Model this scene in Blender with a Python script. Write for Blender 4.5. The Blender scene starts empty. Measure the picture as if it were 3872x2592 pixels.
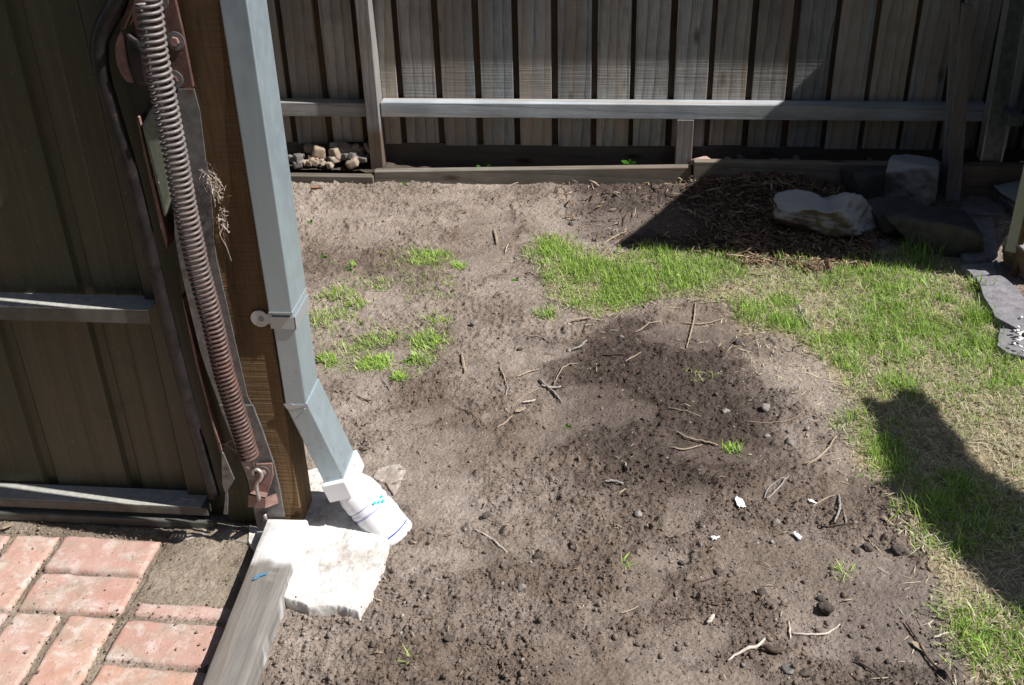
import bpy, math, random
import numpy as np
from mathutils import Vector, Matrix
random.seed(7); RS = np.random.RandomState(11)
S = bpy.context.scene
COL = S.collection
# ------------------------------------------------------------------ camera (metres; X right, Y away, Z up)
F, PITCH, YAW, ROLL, CH = 4109.8, 0.528619, 0.1157456, 0.0301576, 1.593585
cp, sp = math.cos(PITCH), math.sin(PITCH)
w_ = np.array([-math.sin(YAW)*cp, math.cos(YAW)*cp, -sp]); r0 = np.array([math.cos(YAW), math.sin(YAW), 0.])
d0 = np.cross(w_, r0); c_, s_ = math.cos(ROLL), math.sin(ROLL)
r_ = c_*r0 + s_*d0; d_ = -s_*r0 + c_*d0
cam = bpy.data.cameras.new('camera'); camo = bpy.data.objects.new('camera', cam); COL.objects.link(camo)
cam.sensor_width = 36; cam.lens = F/3872*36; cam.clip_start = .05; cam.clip_end = 500
M = Matrix(((r_[0], -d_[0], -w_[0], 0), (r_[1], -d_[1], -w_[1], 0), (r_[2], -d_[2], -w_[2], CH), (0, 0, 0, 1)))
camo.matrix_world = M; S.camera = camo
# ------------------------------------------------------------------ light
EL = math.radians(50)
LD = Vector((-math.cos(EL)*.9906, math.cos(EL)*.137, -math.sin(EL)))      # direction the sunlight travels
W = bpy.data.worlds.new('World'); S.world = W; W.use_nodes = True
nt = W.node_tree; bg = nt.nodes['Background']; sky = nt.nodes.new('ShaderNodeTexSky'); sky.sky_type = 'NISHITA'
sky.sun_disc = False; sky.sun_elevation = EL; sky.sun_rotation = math.radians(97)
nt.links.new(sky.outputs[0], bg.inputs[0]); bg.inputs[1].default_value = .052
sl = bpy.data.lights.new('sun', 'SUN'); sl.energy = 5.0; sl.angle = math.radians(.53); sl.color = (1, .975, .94)
so = bpy.data.objects.new('sun', sl); COL.objects.link(so); so.rotation_euler = LD.to_track_quat('-Z', 'Y').to_euler()
S.view_settings.view_transform = 'Standard'; S.view_settings.look = 'None'; S.view_settings.exposure = 0.55; S.view_settings.gamma = 1
S.view_settings.use_curve_mapping = False
S.cycles.max_bounces = 6; S.cycles.use_denoising = True

# ------------------------------------------------------------------ measuring helpers: a point of the photo on a real plane
KV = 3872/2342
def ray(x, y): return ((x*KV-1936)/F)*r_ + ((y*KV-1296)/F)*d_ + w_
def G(x, y, z=0.):
    D = ray(x, y); return np.array([0, 0, CH]) + D*((z-CH)/D[2])
def at(x, y, Y):
    D = ray(x, y); return np.array([0, 0, CH]) + D*(Y/D[1])
def crop(sc, ox, oy): return lambda x, y: ((x/sc+ox)/KV, (y/sc+oy)/KV)
cA = crop(2.4125, 300, 0); cB = crop(1.568, 400, 500); cC = crop(2.413, 500, 1400); cD = crop(1.9525, 0, 1900)
cP = crop(3.92, 1150, 1700); cE = crop(2.24, 2872, 0); cF = crop(2.24, 1900, 0); cG = crop(2.24, 1000, 0); cM = crop(1.742, 0, 800)
cR = crop(1.4013, 2200, 1500); cL = crop(1.568, 1100, 700)

# ------------------------------------------------------------------ noise on arrays
class VN:
    def __init__(s, seed): s.t = np.random.RandomState(seed).rand(256, 256)
    def __call__(s, x, y):
        xi = np.floor(x).astype(int); yi = np.floor(y).astype(int); fx = x-xi; fy = y-yi
        fx = fx*fx*(3-2*fx); fy = fy*fy*(3-2*fy); t = s.t
        a = t[xi & 255, yi & 255]; b = t[(xi+1) & 255, yi & 255]; c = t[xi & 255, (yi+1) & 255]; d = t[(xi+1) & 255, (yi+1) & 255]
        return (a*(1-fx)+b*fx)*(1-fy) + (c*(1-fx)+d*fx)*fy - .5
n1, n2, n3, n4, n5, n6, n7 = [VN(i+3) for i in range(7)]
def fbm(n, x, y, o=4, g=.5):
    v = 0; a = 1.; k = 1.
    for i in range(o): v = v + a*n(x*k+i*17.3, y*k-i*9.1); a *= g; k *= 2.03
    return v
def n3d(P, sc, seed):
    n = VN(seed); P = P*sc
    return (n(P[:, 0]+P[:, 2]*.7, P[:, 1]+5) + n(P[:, 1]+P[:, 0]*.6+31, P[:, 2]+9) + n(P[:, 2]-P[:, 1]*.5, P[:, 0]+77))/1.5
def inside(px, py, poly):
    poly = np.asarray(poly); n = len(poly); r = np.zeros(px.shape, bool)
    for i in range(n):
        x1, y1 = poly[i]; x2, y2 = poly[(i+1) % n]
        c = ((y1 > py) != (y2 > py)) & (px < (x2-x1)*(py-y1)/(y2-y1+1e-12)+x1); r ^= c
    return r
def wpoly(pts): return [tuple(G(*p)[:2]) for p in pts]
def sstep(a, b, x): t = np.clip((x-a)/(b-a), 0, 1); return t*t*(3-2*t)

# ------------------------------------------------------------------ materials
def mat(name, col=(.5, .5, .5), rough=.8, metal=0., spec=.3):
    m = bpy.data.materials.new(name); m.use_nodes = True; b = m.node_tree.nodes['Principled BSDF']
    b.inputs['Base Color'].default_value = (*col, 1); b.inputs['Roughness'].default_value = rough
    b.inputs['Metallic'].default_value = metal; b.inputs['Specular IOR Level'].default_value = spec
    return m
class NB:
    def __init__(s, m): s.t = m.node_tree; s.b = s.t.nodes['Principled BSDF']
    def n(s, typ, **k):
        o = s.t.nodes.new('ShaderNode'+typ)
        for a, v in k.items():
            if a.startswith('i_'):
                key = a[2:].replace('_', ' '); o.inputs[int(key) if key.isdigit() else key].default_value = v
            else: setattr(o, a, v)
        return o
    def l(s, a, b): s.t.links.new(a, b)
    def coord(s, scale=(1, 1, 1), rand=0., rot=(0, 0, 0)):
        tc = s.n('TexCoord'); mp = s.n('Mapping'); mp.inputs['Scale'].default_value = scale; mp.inputs['Rotation'].default_value = rot
        if rand:
            oi = s.n('ObjectInfo'); v = s.n('VectorMath', operation='MULTIPLY_ADD'); cx = s.n('CombineXYZ')
            for i, f in enumerate((rand, rand*1.7, rand*2.3)):
                mm = s.n('Math', operation='MULTIPLY'); mm.inputs[1].default_value = f; s.l(oi.outputs['Random'], mm.inputs[0]); s.l(mm.outputs[0], cx.inputs[i])
            ad = s.n('VectorMath', operation='ADD'); s.l(tc.outputs['Object'], ad.inputs[0]); s.l(cx.outputs[0], ad.inputs[1]); s.l(ad.outputs[0], mp.inputs[0])
        else: s.l(tc.outputs['Object'], mp.inputs[0])
        return mp.outputs[0]
    def noise(s, v, sc, det=5, rough=.6, dist=0.):
        o = s.n('TexNoise'); o.inputs['Scale'].default_value = sc; o.inputs['Detail'].default_value = det; o.inputs['Roughness'].default_value = rough
        o.inputs['Distortion'].default_value = dist; s.l(v, o.inputs['Vector']); return o.outputs[0]
    def ramp(s, f, stops):
        o = s.n('ValToRGB'); e = o.color_ramp.elements
        while len(e) < len(stops): e.new(.5)
        for i, (p, c) in enumerate(stops):
            e[i].position = p; e[i].color = (*c, 1) if len(c) == 3 else c
        s.l(f, o.inputs[0]); return o.outputs[0]
    def mix(s, f, a, b, typ='MIX'):
        o = s.n('MixRGB', blend_type=typ)
        for i, v in ((0, f), (1, a), (2, b)):
            if isinstance(v, (int, float)): o.inputs[i].default_value = v
            elif isinstance(v, tuple): o.inputs[i].default_value = (*v, 1)
            else: s.l(v, o.inputs[i])
        return o.outputs[0]
    def bump(s, h, st=.5, dist=.01, prev=None):
        o = s.n('Bump'); o.inputs['Strength'].default_value = st; o.inputs['Distance'].default_value = dist; s.l(h, o.inputs['Height'])
        if prev: s.l(prev, o.inputs['Normal'])
        s.l(o.outputs[0], s.b.inputs['Normal']); return o.outputs[0]
    def out(s, c): s.l(c, s.b.inputs['Base Color'])
    def attr(s, n):
        o = s.n('Attribute'); o.attribute_name = n; return o.outputs['Color']
def g3(v): return (v, v, v)
def wood(name, dark, light, axis='Z', rand=7., saw=0., knots=True, stain=None, rough=.85, rings=1.0, bstr=.35):
    m = mat(name, rough=rough, spec=.15); b = NB(m)
    rot = {'Z': (.035, .02, 0), 'X': (0, math.pi/2-.03, 0), 'Y': (math.pi/2-.03, 0, 0)}[axis]
    v = b.coord((1, 1, 1), rand, rot)
    sc = b.n('Mapping'); sc.inputs['Scale'].default_value = (1, 1, .06); b.l(v, sc.inputs[0])
    ns = b.noise(sc.outputs[0], 14, 3, .5); nf = b.noise(sc.outputs[0], 190, 4, .7)
    wv = b.n('TexWave', wave_type='RINGS', rings_direction='Z', wave_profile='SAW'); wv.inputs['Scale'].default_value = 26*rings
    wv.inputs['Distortion'].default_value = 3.5; wv.inputs['Detail'].default_value = 2; wv.inputs['Detail Scale'].default_value = 1.2
    b.l(sc.outputs[0], wv.inputs[0])
    c1 = b.ramp(wv.outputs[1], [(.0, dark), (.35, tuple(.35*a+.65*c for a, c in zip(dark, light))), (1, light)])
    c2 = b.mix(.4, c1, b.ramp(nf, [(.3, tuple(x*.62 for x in dark)), (.7, tuple(min(1, x*1.2) for x in light))]))
    big = b.noise(v, 5, 3, .6); c3 = b.mix(b.ramp(big, [(.35, g3(.0)), (.75, g3(.55))]), c2, tuple(x*.7 for x in dark))
    oi = b.n('ObjectInfo'); hv = b.n('HueSaturation'); mr = b.n('MapRange'); mr.inputs[3].default_value = .68; mr.inputs[4].default_value = 1.25
    b.l(oi.outputs['Random'], mr.inputs[0]); b.l(mr.outputs[0], hv.inputs['Value'])
    fr = b.n('Math', operation='FRACT'); mu = b.n('Math', operation='MULTIPLY'); mu.inputs[1].default_value = 7.31; b.l(oi.outputs['Random'], mu.inputs[0]); b.l(mu.outputs[0], fr.inputs[0])
    c3 = b.mix(1., c3, b.ramp(fr.outputs[0], [(0, (1.10, 1.0, .86)), (.5, (1, 1, 1)), (1, (.93, 1.0, 1.08))]), 'MULTIPLY')
    wst = b.noise(sc.outputs[0], 9, 4, .6); c3 = b.mix(b.ramp(wst, [(.48, g3(0)), (.66, g3(.55))]), c3, tuple(x*k for x, k in zip(light, (.80, .60, .42)))) 
    b.l(c3, hv.inputs['Color']); col = hv.outputs[0]
    h = b.mix(.5, nf, wv.outputs[1])
    if knots:
        vk = b.n('Mapping'); vk.inputs['Scale'].default_value = (9, 9, 3.2); b.l(v, vk.inputs[0])
        vo = b.n('TexVoronoi'); vo.inputs['Scale'].default_value = 1.; vo.inputs['Randomness'].default_value = 1.; b.l(vk.outputs[0], vo.inputs[0])
        kf = b.ramp(vo.outputs['Distance'], [(.04, g3(.9)), (.15, g3(0.))]); col = b.mix(kf, col, (.035, .022, .014))
    if stain: col = stain(b, col)
    b.out(col)
    p = b.bump(h, bstr, .004)
    if saw:
        vs = b.coord((3, 3, 150) if axis == 'Z' else (150, 3, 3), rand); b.bump(b.noise(vs, 1.0, 3, .6), saw, .004, p)
    return m
def metal(name, c1, c2, rough=.5, met=.6, sc=40, bs=.15, rust=None, rustamt=.62):
    m = mat(name, rough=rough, metal=met, spec=.4); b = NB(m); v = b.coord((1, 1, 1), 3)
    n = b.noise(v, sc, 6, .65); col = b.ramp(n, [(.35, c1), (.7, c2)])
    if rust:
        n2_ = b.noise(v, sc*.35, 6, .7); f = b.ramp(n2_, [(rustamt-.1, g3(0)), (rustamt+.05, g3(1))]); col = b.mix(f, col, rust)
        rr = b.mix(f, g3(rough), g3(.9)); b.l(rr, b.b.inputs['Roughness']); mm = b.mix(f, g3(met), g3(0)); b.l(mm, b.b.inputs['Metallic'])
    b.out(col); b.bump(b.noise(v, sc*6, 4, .7), bs, .002)
    return m

# soil ---------------------------------------------------------------------------------------------
m_soil = mat('soil', rough=.95, spec=.1); b = NB(m_soil); v = b.coord()
base = b.attr('Col'); nf = b.noise(v, 160, 6, .75); nm = b.noise(v, 28, 5, .65)
col = b.mix(1., base, b.ramp(nf, [(.25, g3(.55)), (.5, g3(.98)), (.75, (1.3, 1.28, 1.25))]), 'MULTIPLY')
col = b.mix(1., col, b.ramp(nm, [(.3, g3(.8)), (.7, g3(1.15))]), 'MULTIPLY')
vo = b.n('TexVoronoi'); vo.inputs['Scale'].default_value = 230; b.l(v, vo.inputs[0])
pk = b.ramp(vo.outputs['Color'], [(.93, g3(0)), (.95, g3(.7))]); col = b.mix(pk, col, (.36, .33, .29)); b.out(col)
p = b.bump(nf, .9, .006); vo2 = b.n('TexVoronoi'); vo2.inputs['Scale'].default_value = 130; b.l(v, vo2.inputs[0])
inv = b.n('Math', operation='SUBTRACT'); inv.inputs[0].default_value = 1.; b.l(vo2.outputs[0], inv.inputs[1]); b.bump(inv.outputs[0], .5, .004, p)
m_vcol = mat('plant_matter', rough=.75, spec=.25); b = NB(m_vcol); b.out(b.attr('Col'))
m_grass = mat('grass_blade', rough=.55, spec=.3); b = NB(m_grass); b.out(b.attr('Col'))
tr = b.n('BsdfTranslucent'); b.l(b.attr('Col'), tr.inputs[0]); mx = b.n('MixShader'); mx.inputs[0].default_value = .3
b.l(b.b.outputs[0], mx.inputs[1]); b.l(tr.outputs[0], mx.inputs[2]); b.l(mx.outputs[0], b.t.nodes['Material Output'].inputs[0])
# brick
m_brick = mat('brick_clay', rough=.9, spec=.15); b = NB(m_brick); v = b.coord((1, 1, 1), 5)
n = b.noise(v, 18, 6, .6); col = b.ramp(n, [(.3, (.40, .22, .17)), (.5, (.45, .28, .225)), (.7, (.49, .37, .32))])
oi = b.n('ObjectInfo'); col = b.mix(.45, col, b.ramp(oi.outputs['Random'], [(0, (.50, .28, .19)), (.35, (.48, .31, .26)), (.7, (.50, .38, .38)), (1, (.42, .21, .16))]))
dirt = b.ramp(b.noise(v, 11, 8, .72, .6), [(.47, g3(0)), (.64, g3(.85))]); col = b.mix(dirt, col, (.34, .275, .215))
wh = b.ramp(b.noise(v, 22, 8, .75, .3), [(.49, g3(0)), (.68, g3(.75))]); col = b.mix(wh, col, (.62, .57, .53))
sp_ = b.ramp(b.noise(v, 210, 3, .6), [(.31, g3(.6)), (.37, g3(0))]); col = b.mix(sp_, col, (.20, .14, .11)); b.out(col)
p = b.bump(b.noise(v, 60, 6, .7), .5, .004); b.bump(b.noise(v, 300, 3, .6), .4, .002, p)
def stonemat(name, c1, c2, c3, sc=20, bs=.6, top=None):
    m = mat(name, rough=.9, spec=.2); b = NB(m); v = b.coord((1, 1, 1), 5)
    n = b.noise(v, sc, 7, .68); col = b.ramp(n, [(.3, c1), (.5, c2), (.7, c3)])
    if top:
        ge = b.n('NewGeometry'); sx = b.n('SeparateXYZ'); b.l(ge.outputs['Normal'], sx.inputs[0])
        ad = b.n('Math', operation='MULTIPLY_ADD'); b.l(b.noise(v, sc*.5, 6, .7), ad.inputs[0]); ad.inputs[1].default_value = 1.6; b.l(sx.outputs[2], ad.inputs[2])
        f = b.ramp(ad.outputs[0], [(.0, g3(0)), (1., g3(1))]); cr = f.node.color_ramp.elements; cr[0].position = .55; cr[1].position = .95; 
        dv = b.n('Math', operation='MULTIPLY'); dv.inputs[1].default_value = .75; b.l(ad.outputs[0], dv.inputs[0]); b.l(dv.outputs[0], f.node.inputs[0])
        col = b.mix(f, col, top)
    b.out(col); b.bump(b.noise(v, sc*3, 8, .75), bs, .01); return m
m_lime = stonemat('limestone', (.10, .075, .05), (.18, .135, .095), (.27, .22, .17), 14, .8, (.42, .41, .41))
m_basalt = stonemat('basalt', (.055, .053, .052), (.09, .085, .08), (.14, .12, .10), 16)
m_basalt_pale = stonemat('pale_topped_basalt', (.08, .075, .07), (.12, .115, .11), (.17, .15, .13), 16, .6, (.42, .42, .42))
m_blue = stonemat('bluestone', (.13, .125, .135), (.2, .19, .2), (.27, .26, .27), 30, .3)
m_gravel = stonemat('gravel_rock', (.22, .15, .10), (.33, .26, .20), (.46, .40, .34), 12, .4)
m_gravel2 = stonemat('dark_gravel', (.10, .09, .09), (.16, .145, .14), (.24, .21, .20), 30, .4)
m_peb = stonemat('pebble_stone', (.15, .13, .12), (.22, .195, .18), (.34, .31, .28), 60, .3)
m_clod = stonemat('soil_clod', (.10, .08, .068), (.15, .122, .104), (.22, .185, .16), 80, 1.)
m_conc0 = stonemat('limewashed_concrete', (.62, .60, .57), (.84, .83, .81), (.90, .89, .88), 26, .35)
m_conc = mat('limewash', rough=.9, spec=.2); b = NB(m_conc); v = b.coord()
col = b.ramp(b.noise(v, 26, 7, .68), [(.3, (.34, .31, .275)), (.45, (.58, .555, .525)), (.65, (.75, .74, .72))])
col = b.mix(b.ramp(b.noise(v, 190, 4, .7), [(.30, g3(.85)), (.40, g3(0))]), col, (.25, .21, .18)); col = b.mix(b.ramp(b.noise(v, 9, 6, .7), [(.50, g3(0)), (.70, g3(.75))]), col, (.40, .35, .30)); b.out(col); b.bump(b.noise(v, 70, 8, .75), .35, .01)
m_shell = stonemat('white_shell', (.5, .5, .47), (.7, .7, .67), (.8, .8, .78), 60, .2)
m_oldconc = stonemat('old_concrete', (.22, .18, .15), (.34, .29, .25), (.6, .57, .53), 30, .5)
m_pvc = mat('white_pvc', (.86, .86, .87), .35, 0, .5)
m_tape = mat('white_tape', (.84, .84, .86), .3, 0, .5)
m_bluep = mat('blue_print', (.02, .08, .55), .5)
m_smear = mat('blue_paint', (.08, .20, .32), .6)
m_cyan = mat('cyan_print', (.02, .45, .62), .5)
m_paper = mat('white_scrap', (.85, .86, .88), .7)
m_pipe = mat('zinc_coated_steel', rough=.42, metal=.6, spec=.5); b = NB(m_pipe); v = b.coord((1, 1, .12))
b.out(b.ramp(b.noise(v, 60, 5, .6), [(.35, (.40, .485, .53)), (.7, (.45, .535, .58))])); old = b.b.inputs['Base Color'].links[0].from_socket; sx = b.n('SeparateXYZ'); tc = b.n('TexCoord'); b.l(tc.outputs['Object'], sx.inputs[0])
nn = b.noise(b.coord(), 90, 6, .75); mm = b.n('Math', operation='MULTIPLY_ADD'); b.l(sx.outputs[2], mm.inputs[0]); mm.inputs[1].default_value = -.22; b.l(nn, mm.inputs[2])
col = b.mix(b.ramp(mm.outputs[0], [(.50, g3(0)), (.60, g3(.5))]), old, (.26, .22, .18)); scr = b.noise(b.coord((140, 140, 4)), 1., 4, .7); col = b.mix(b.ramp(scr, [(.62, g3(0)), (.70, g3(.35))]), col, (.66, .70, .72)); b.out(col)
b.l(b.ramp(b.noise(b.coord(), 30, 5, .6), [(.3, g3(.30)), (.7, g3(.5))]), b.b.inputs['Roughness']); b.bump(b.noise(b.coord((6, 6, 2)), 1., 2, .5), .25, .01)
m_galv = metal('galvanised_steel', (.17, .19, .2), (.30, .33, .34), .45, .6, 45, .1)
m_strap = mat('bracket_zinc', (.5, .53, .55), .4, .6)
m_spring = metal('spring_rust', (.085, .05, .042), (.165, .105, .09), .5, .35, 50, .35, (.15, .06, .04), .62)
b = NB(m_spring); tc = b.n('TexCoord'); sx = b.n('SeparateXYZ'); b.l(tc.outputs['Object'], sx.inputs[0]); old = b.b.inputs['Base Color'].links[0].from_socket
b.out(b.mix(b.ramp(sx.outputs[2], [(.5, g3(0)), (1.0, g3(.7))]), old, (.24, .225, .22)))
m_rust = metal('rusted_plate', (.08, .04, .033), (.14, .075, .06), .7, .2, 60, .5)
m_rustp = metal('pink_rust_plate', (.22, .12, .10), (.33, .21, .18), .7, .2, 50, .4)
m_steel = metal('grey_jamb_steel', (.14, .135, .135), (.24, .235, .23), .5, .45, 60, .25, (.12, .06, .04), .68)
m_darksteel = metal('dark_steel_tube', (.022, .020, .021), (.055, .048, .048), .38, .55, 30, .2, (.18, .07, .03), .70)
m_green = metal('olive_paint', (.075, .078, .045), (.13, .13, .078), .5, 0., 20, .2, (.10, .055, .03), .70)
b = NB(m_green); v = b.coord((1, 1, .02)); st = b.noise(v, 45, 5, .65); v2 = b.coord(); 
col = b.ramp(st, [(.3, (.058, .060, .033)), (.5, (.070, .071, .041)), (.75, (.10, .098, .062))]); col = b.mix(b.ramp(b.noise(v2, 9, 6, .7), [(.55, g3(0)), (.72, g3(.55))]), col, (.13, .085, .045)); col = b.mix(b.ramp(b.noise(v2, 170, 3, .6), [(.68, g3(0)), (.72, g3(.6))]), col, (.3, .28, .22)); b.out(col)
m_chan = metal('pale_green_paint', (.16, .18, .13), (.24, .26, .20), .6, 0., 90, .3)  # paler green than the olive door paint
m_sundust = metal('dusty_sunstrip_ledge', (.30, .295, .265), (.46, .45, .41), .8, 0., 60, .4)  # settled dust, paled so the sun strips along the ledges read bright
m_doorrail = metal('door_rail_paint', (.10, .10, .085), (.16, .16, .14), .5, .2, 30, .25)
m_hook = metal('hook_steel', (.35, .30, .28), (.5, .46, .43), .45, .6, 60, .2)
m_dkblue = metal('dark_blue_frame', (.03, .035, .055), (.05, .055, .08), .5, .2, 30, .1)
m_cream = mat('cream_trim', (.33, .33, .27), .6)
def door_stain(b, col): return col
m_pal = wood('weathered_paling', (.13, .125, .12), (.42, .42, .415), 'Z', 9, .6, True, None, .85, .55)
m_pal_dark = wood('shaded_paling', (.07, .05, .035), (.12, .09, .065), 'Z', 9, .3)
m_rail = wood('weathered_rail', (.20, .20, .198), (.42, .43, .435), 'X', 9, 0, True, None, .85, .35, .25)
def fpost_st(b, col):
    tc = b.n('TexCoord'); sx = b.n('SeparateXYZ'); b.l(tc.outputs['Object'], sx.inputs[0])
    f = b.ramp(sx.outputs[2], [(.19, g3(.75)), (.24, g3(0))]); return b.mix(f, col, (.095, .055, .03))
m_fpost = wood('weathered_post', (.13, .115, .10), (.27, .25, .235), 'Z', 9, 0, True, fpost_st)
m_board = wood('retaining_pine', (.14, .115, .09), (.27, .23, .185), 'X', 9, 0, True, None, .85, .35, .2)
m_plinth = wood('plinth_pine', (.08, .07, .058), (.115, .10, .082), 'X', 9, 0, True, None, .85, .35, .2)
m_stake = wood('silvered_stake', (.13, .125, .13), (.25, .245, .25), 'Z', 9, 0)
m_gpost = wood('sawn_treated_pine', (.085, .058, .033), (.23, .165, .10), 'Z', 3, 1.0, True, None, .8, .5)
def sleeper_st(b, col):
    f = b.attr('Col'); return b.mix(f, col, (.74, .73, .72))
m_sleeper = wood('weathered_sleeper', (.22, .195, .17), (.33, .30, .27), 'Y', 3, 0, False, sleeper_st, .85, .6, .6)
m_gatewood = wood('brown_gate_wood', (.09, .06, .03), (.17, .12, .07), 'Z', 3, 0)
m_web = mat('cobweb_fibre', (.55, .46, .38), .8)
m_roofing = mat('added_roofing', (.25, .27, .25), .5)

# ------------------------------------------------------------------ mesh helpers
class MB:
    def __init__(s): s.v = []; s.f = []
    def add(s, v, f):
        o = len(s.v); s.v += [tuple(map(float, p)) for p in v]; s.f += [tuple(o+i for i in q) for q in f]; return s
    def box(s, a, c, R=None, o=(0, 0, 0)):
        x0, y0, z0 = a; x1, y1, z1 = c
        P = [Vector(p) for p in ((x0, y0, z0), (x1, y0, z0), (x1, y1, z0), (x0, y1, z0), (x0, y0, z1), (x1, y0, z1), (x1, y1, z1), (x0, y1, z1))]
        if R: P = [R @ p for p in P]
        P = [p+Vector(o) for p in P]
        return s.add(P, [(0, 3, 2, 1), (4, 5, 6, 7), (0, 1, 5, 4), (1, 2, 6, 5), (2, 3, 7, 6), (3, 0, 4, 7)])
    def prism(s, pts, off):   # closed polygon swept by a vector
        n = len(pts); A = [Vector(p) for p in pts]; B = [p+Vector(off) for p in A]
        f = [tuple(range(n)), tuple(range(2*n-1, n-1, -1))] + [(i, n+i, n+(i+1) % n, (i+1) % n) for i in range(n)]
        return s.add(A+B, f)
    def tube(s, pts, r, n=10, caps=True):
        pts = [Vector(p) for p in pts]; m = len(pts); rr = r if hasattr(r, '__len__') else [r]*m
        V = []; up = None
        for i, p in enumerate(pts):
            t = (pts[min(i+1, m-1)]-pts[max(i-1, 0)]).normalized()
            if up is None: up = t.orthogonal().normalized()
            u = (up - t*up.dot(t)); u = u.normalized() if u.length > 1e-6 else t.orthogonal().normalized(); up = u; w = t.cross(u)
            for k in range(n):
                a = 2*math.pi*k/n; V.append(p+(u*math.cos(a)+w*math.sin(a))*rr[i])
        Fc = [(i*n+k, i*n+(k+1) % n, (i+1)*n+(k+1) % n, (i+1)*n+k) for i in range(m-1) for k in range(n)]
        if caps: Fc += [tuple(range(n-1, -1, -1)), tuple((m-1)*n+k for k in range(n))]
        return s.add(V, Fc)
    def obj(s, name, m, parent=None, bev=0., smooth=False, loc=None, seg=2):
        me = bpy.data.meshes.new(name); vs = s.v
        if loc is not None: vs = [(a-loc[0], c-loc[1], d-loc[2]) for a, c, d in vs]
        me.from_pydata(vs, [], s.f); me.update(); o = bpy.data.objects.new(name, me); COL.objects.link(o)
        if loc is not None: o.location = loc
        me.materials.append(m)
        if smooth: me.polygons.foreach_set('use_smooth', [True]*len(me.polygons))
        if bev: md = o.modifiers.new('bevel', 'BEVEL'); md.width = bev; md.segments = seg; md.limit_method = 'ANGLE'; md.angle_limit = .6
        if parent: o.parent = parent
        return o
def big_mesh(name, V, Fc, m, col=None, parent=None, smooth=False, nper=None):
    """V (n,3); Fc a list of int arrays, each (k, corners)"""
    me = bpy.data.meshes.new(name); me.vertices.add(len(V)); me.vertices.foreach_set('co', V.astype(np.float32).ravel())
    lens = np.concatenate([np.full(len(f), f.shape[1]) for f in Fc]); idx = np.concatenate([f.ravel() for f in Fc])
    me.loops.add(len(idx)); me.loops.foreach_set('vertex_index', idx.astype(np.int32)); me.polygons.add(len(lens))
    st = np.concatenate([[0], np.cumsum(lens)[:-1]]); me.polygons.foreach_set('loop_start', st.astype(np.int32))
    if smooth: me.polygons.foreach_set('use_smooth', np.ones(len(lens), bool))
    me.update(calc_edges=True)
    if col is not None:
        a = me.color_attributes.new('Col', 'FLOAT_COLOR', 'POINT'); c4 = np.ones((len(V), 4), np.float32); c4[:, :3] = col; a.data.foreach_set('color', c4.ravel())
    me.materials.append(m); o = bpy.data.objects.new(name, me); COL.objects.link(o)
    if parent: o.parent = parent
    return o
def tag(o, label=None, cat=None, group=None, kind=None):
    for k, v in (('label', label), ('category', cat), ('group', group), ('kind', kind)):
        if v: o[k] = v
    return o
def thing(name, label, cat, loc=(0, 0, 0), group=None):
    o = bpy.data.objects.new(name, None); COL.objects.link(o); o.empty_display_size = .05; o.location = loc
    return tag(o, label, cat, group)
ROOTS = {}
def build(mb, name, m, root, **k):   # part in world coordinates under a root that has a location
    o = mb.obj(name, m, None, **k); o.parent = root
    bpy_loc = Vector(root.location)
    if root.parent: bpy_loc = bpy_loc + Vector(root.parent.location)
    o.matrix_parent_inverse = Matrix.Translation(-bpy_loc); return o
def sub(mb, name, m, parent, **k):   # sub-part under a part
    o = mb.obj(name, m, None, **k); o.parent = parent
    o.matrix_parent_inverse = (parent.matrix_parent_inverse).inverted() @ parent.matrix_parent_inverse
    return o
def plate(pts, Y, th, mb=None):
    mb = mb or MB(); return mb.prism([at(*p, Y) for p in pts], (0, th, 0))

# icosphere
def ico(sub):
    import bmesh
    bm = bmesh.new(); bmesh.ops.create_icosphere(bm, subdivisions=sub, radius=1.); V = np.array([v.co[:] for v in bm.verts]); Fc = np.array([[v.index for v in f.verts] for f in bm.faces]); bm.free(); return V, Fc
ICO1, ICO2, ICO3, ICO4 = ico(1), ico(2), ico(3), ico(5)
def rockverts(seed, ic, npl=14, jag=.06, off=(.62, .95), nz=6, box=False):
    r = np.random.RandomState(seed); D = ic[0]; N = r.normal(size=(npl, 3)); N /= np.linalg.norm(N, axis=1)[:, None]
    dk = r.uniform(off[0], off[1], npl)
    if box:
        B6 = np.concatenate([np.eye(3), -np.eye(3)])+r.normal(size=(6, 3))*.13; B6 /= np.linalg.norm(B6, axis=1)[:, None]; N = np.concatenate([B6, N]); dk = np.concatenate([r.uniform(.58, .70, 6), dk*0+r.uniform(.82, 1.0, npl)])
    dot = D @ N.T; rad = np.where(dot > .05, dk/np.maximum(dot, .05), 9).min(1); rad = np.minimum(rad, 1.25)
    rad = rad*(1+jag*n3d(D, 2.2, seed+1)*2+jag*.6*n3d(D, nz, seed+2)*2+jag*.3*n3d(D, nz*2.5, seed+3)*2)
    return D*rad[:, None]
def rock(name, loc, dims, seed, m, ic=ICO3, rot=0., jag=.06, npl=14, smooth=False, tilt=0., sink=.15, off=(.62, .95), box=False, deform=None, **tg):
    V = rockverts(seed, ic, npl, jag, off, 6, box); lo, hi = V.min(0), V.max(0); V = (V-(lo+hi)/2)/(hi-lo)*np.array(dims)
    if deform: V = deform(V)
    c, s = math.cos(tilt), math.sin(tilt); V = V @ np.array([[c, 0, s], [0, 1, 0], [-s, 0, c]]).T
    c, s = math.cos(rot), math.sin(rot); V = V @ np.array([[c, -s, 0], [s, c, 0], [0, 0, 1]]).T
    V[:, 2] -= V[:, 2].min()+sink*dims[2]
    o = big_mesh(name, V, [ic[1]], m, smooth=smooth); o.location = loc; tag(o, **tg); return o

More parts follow.
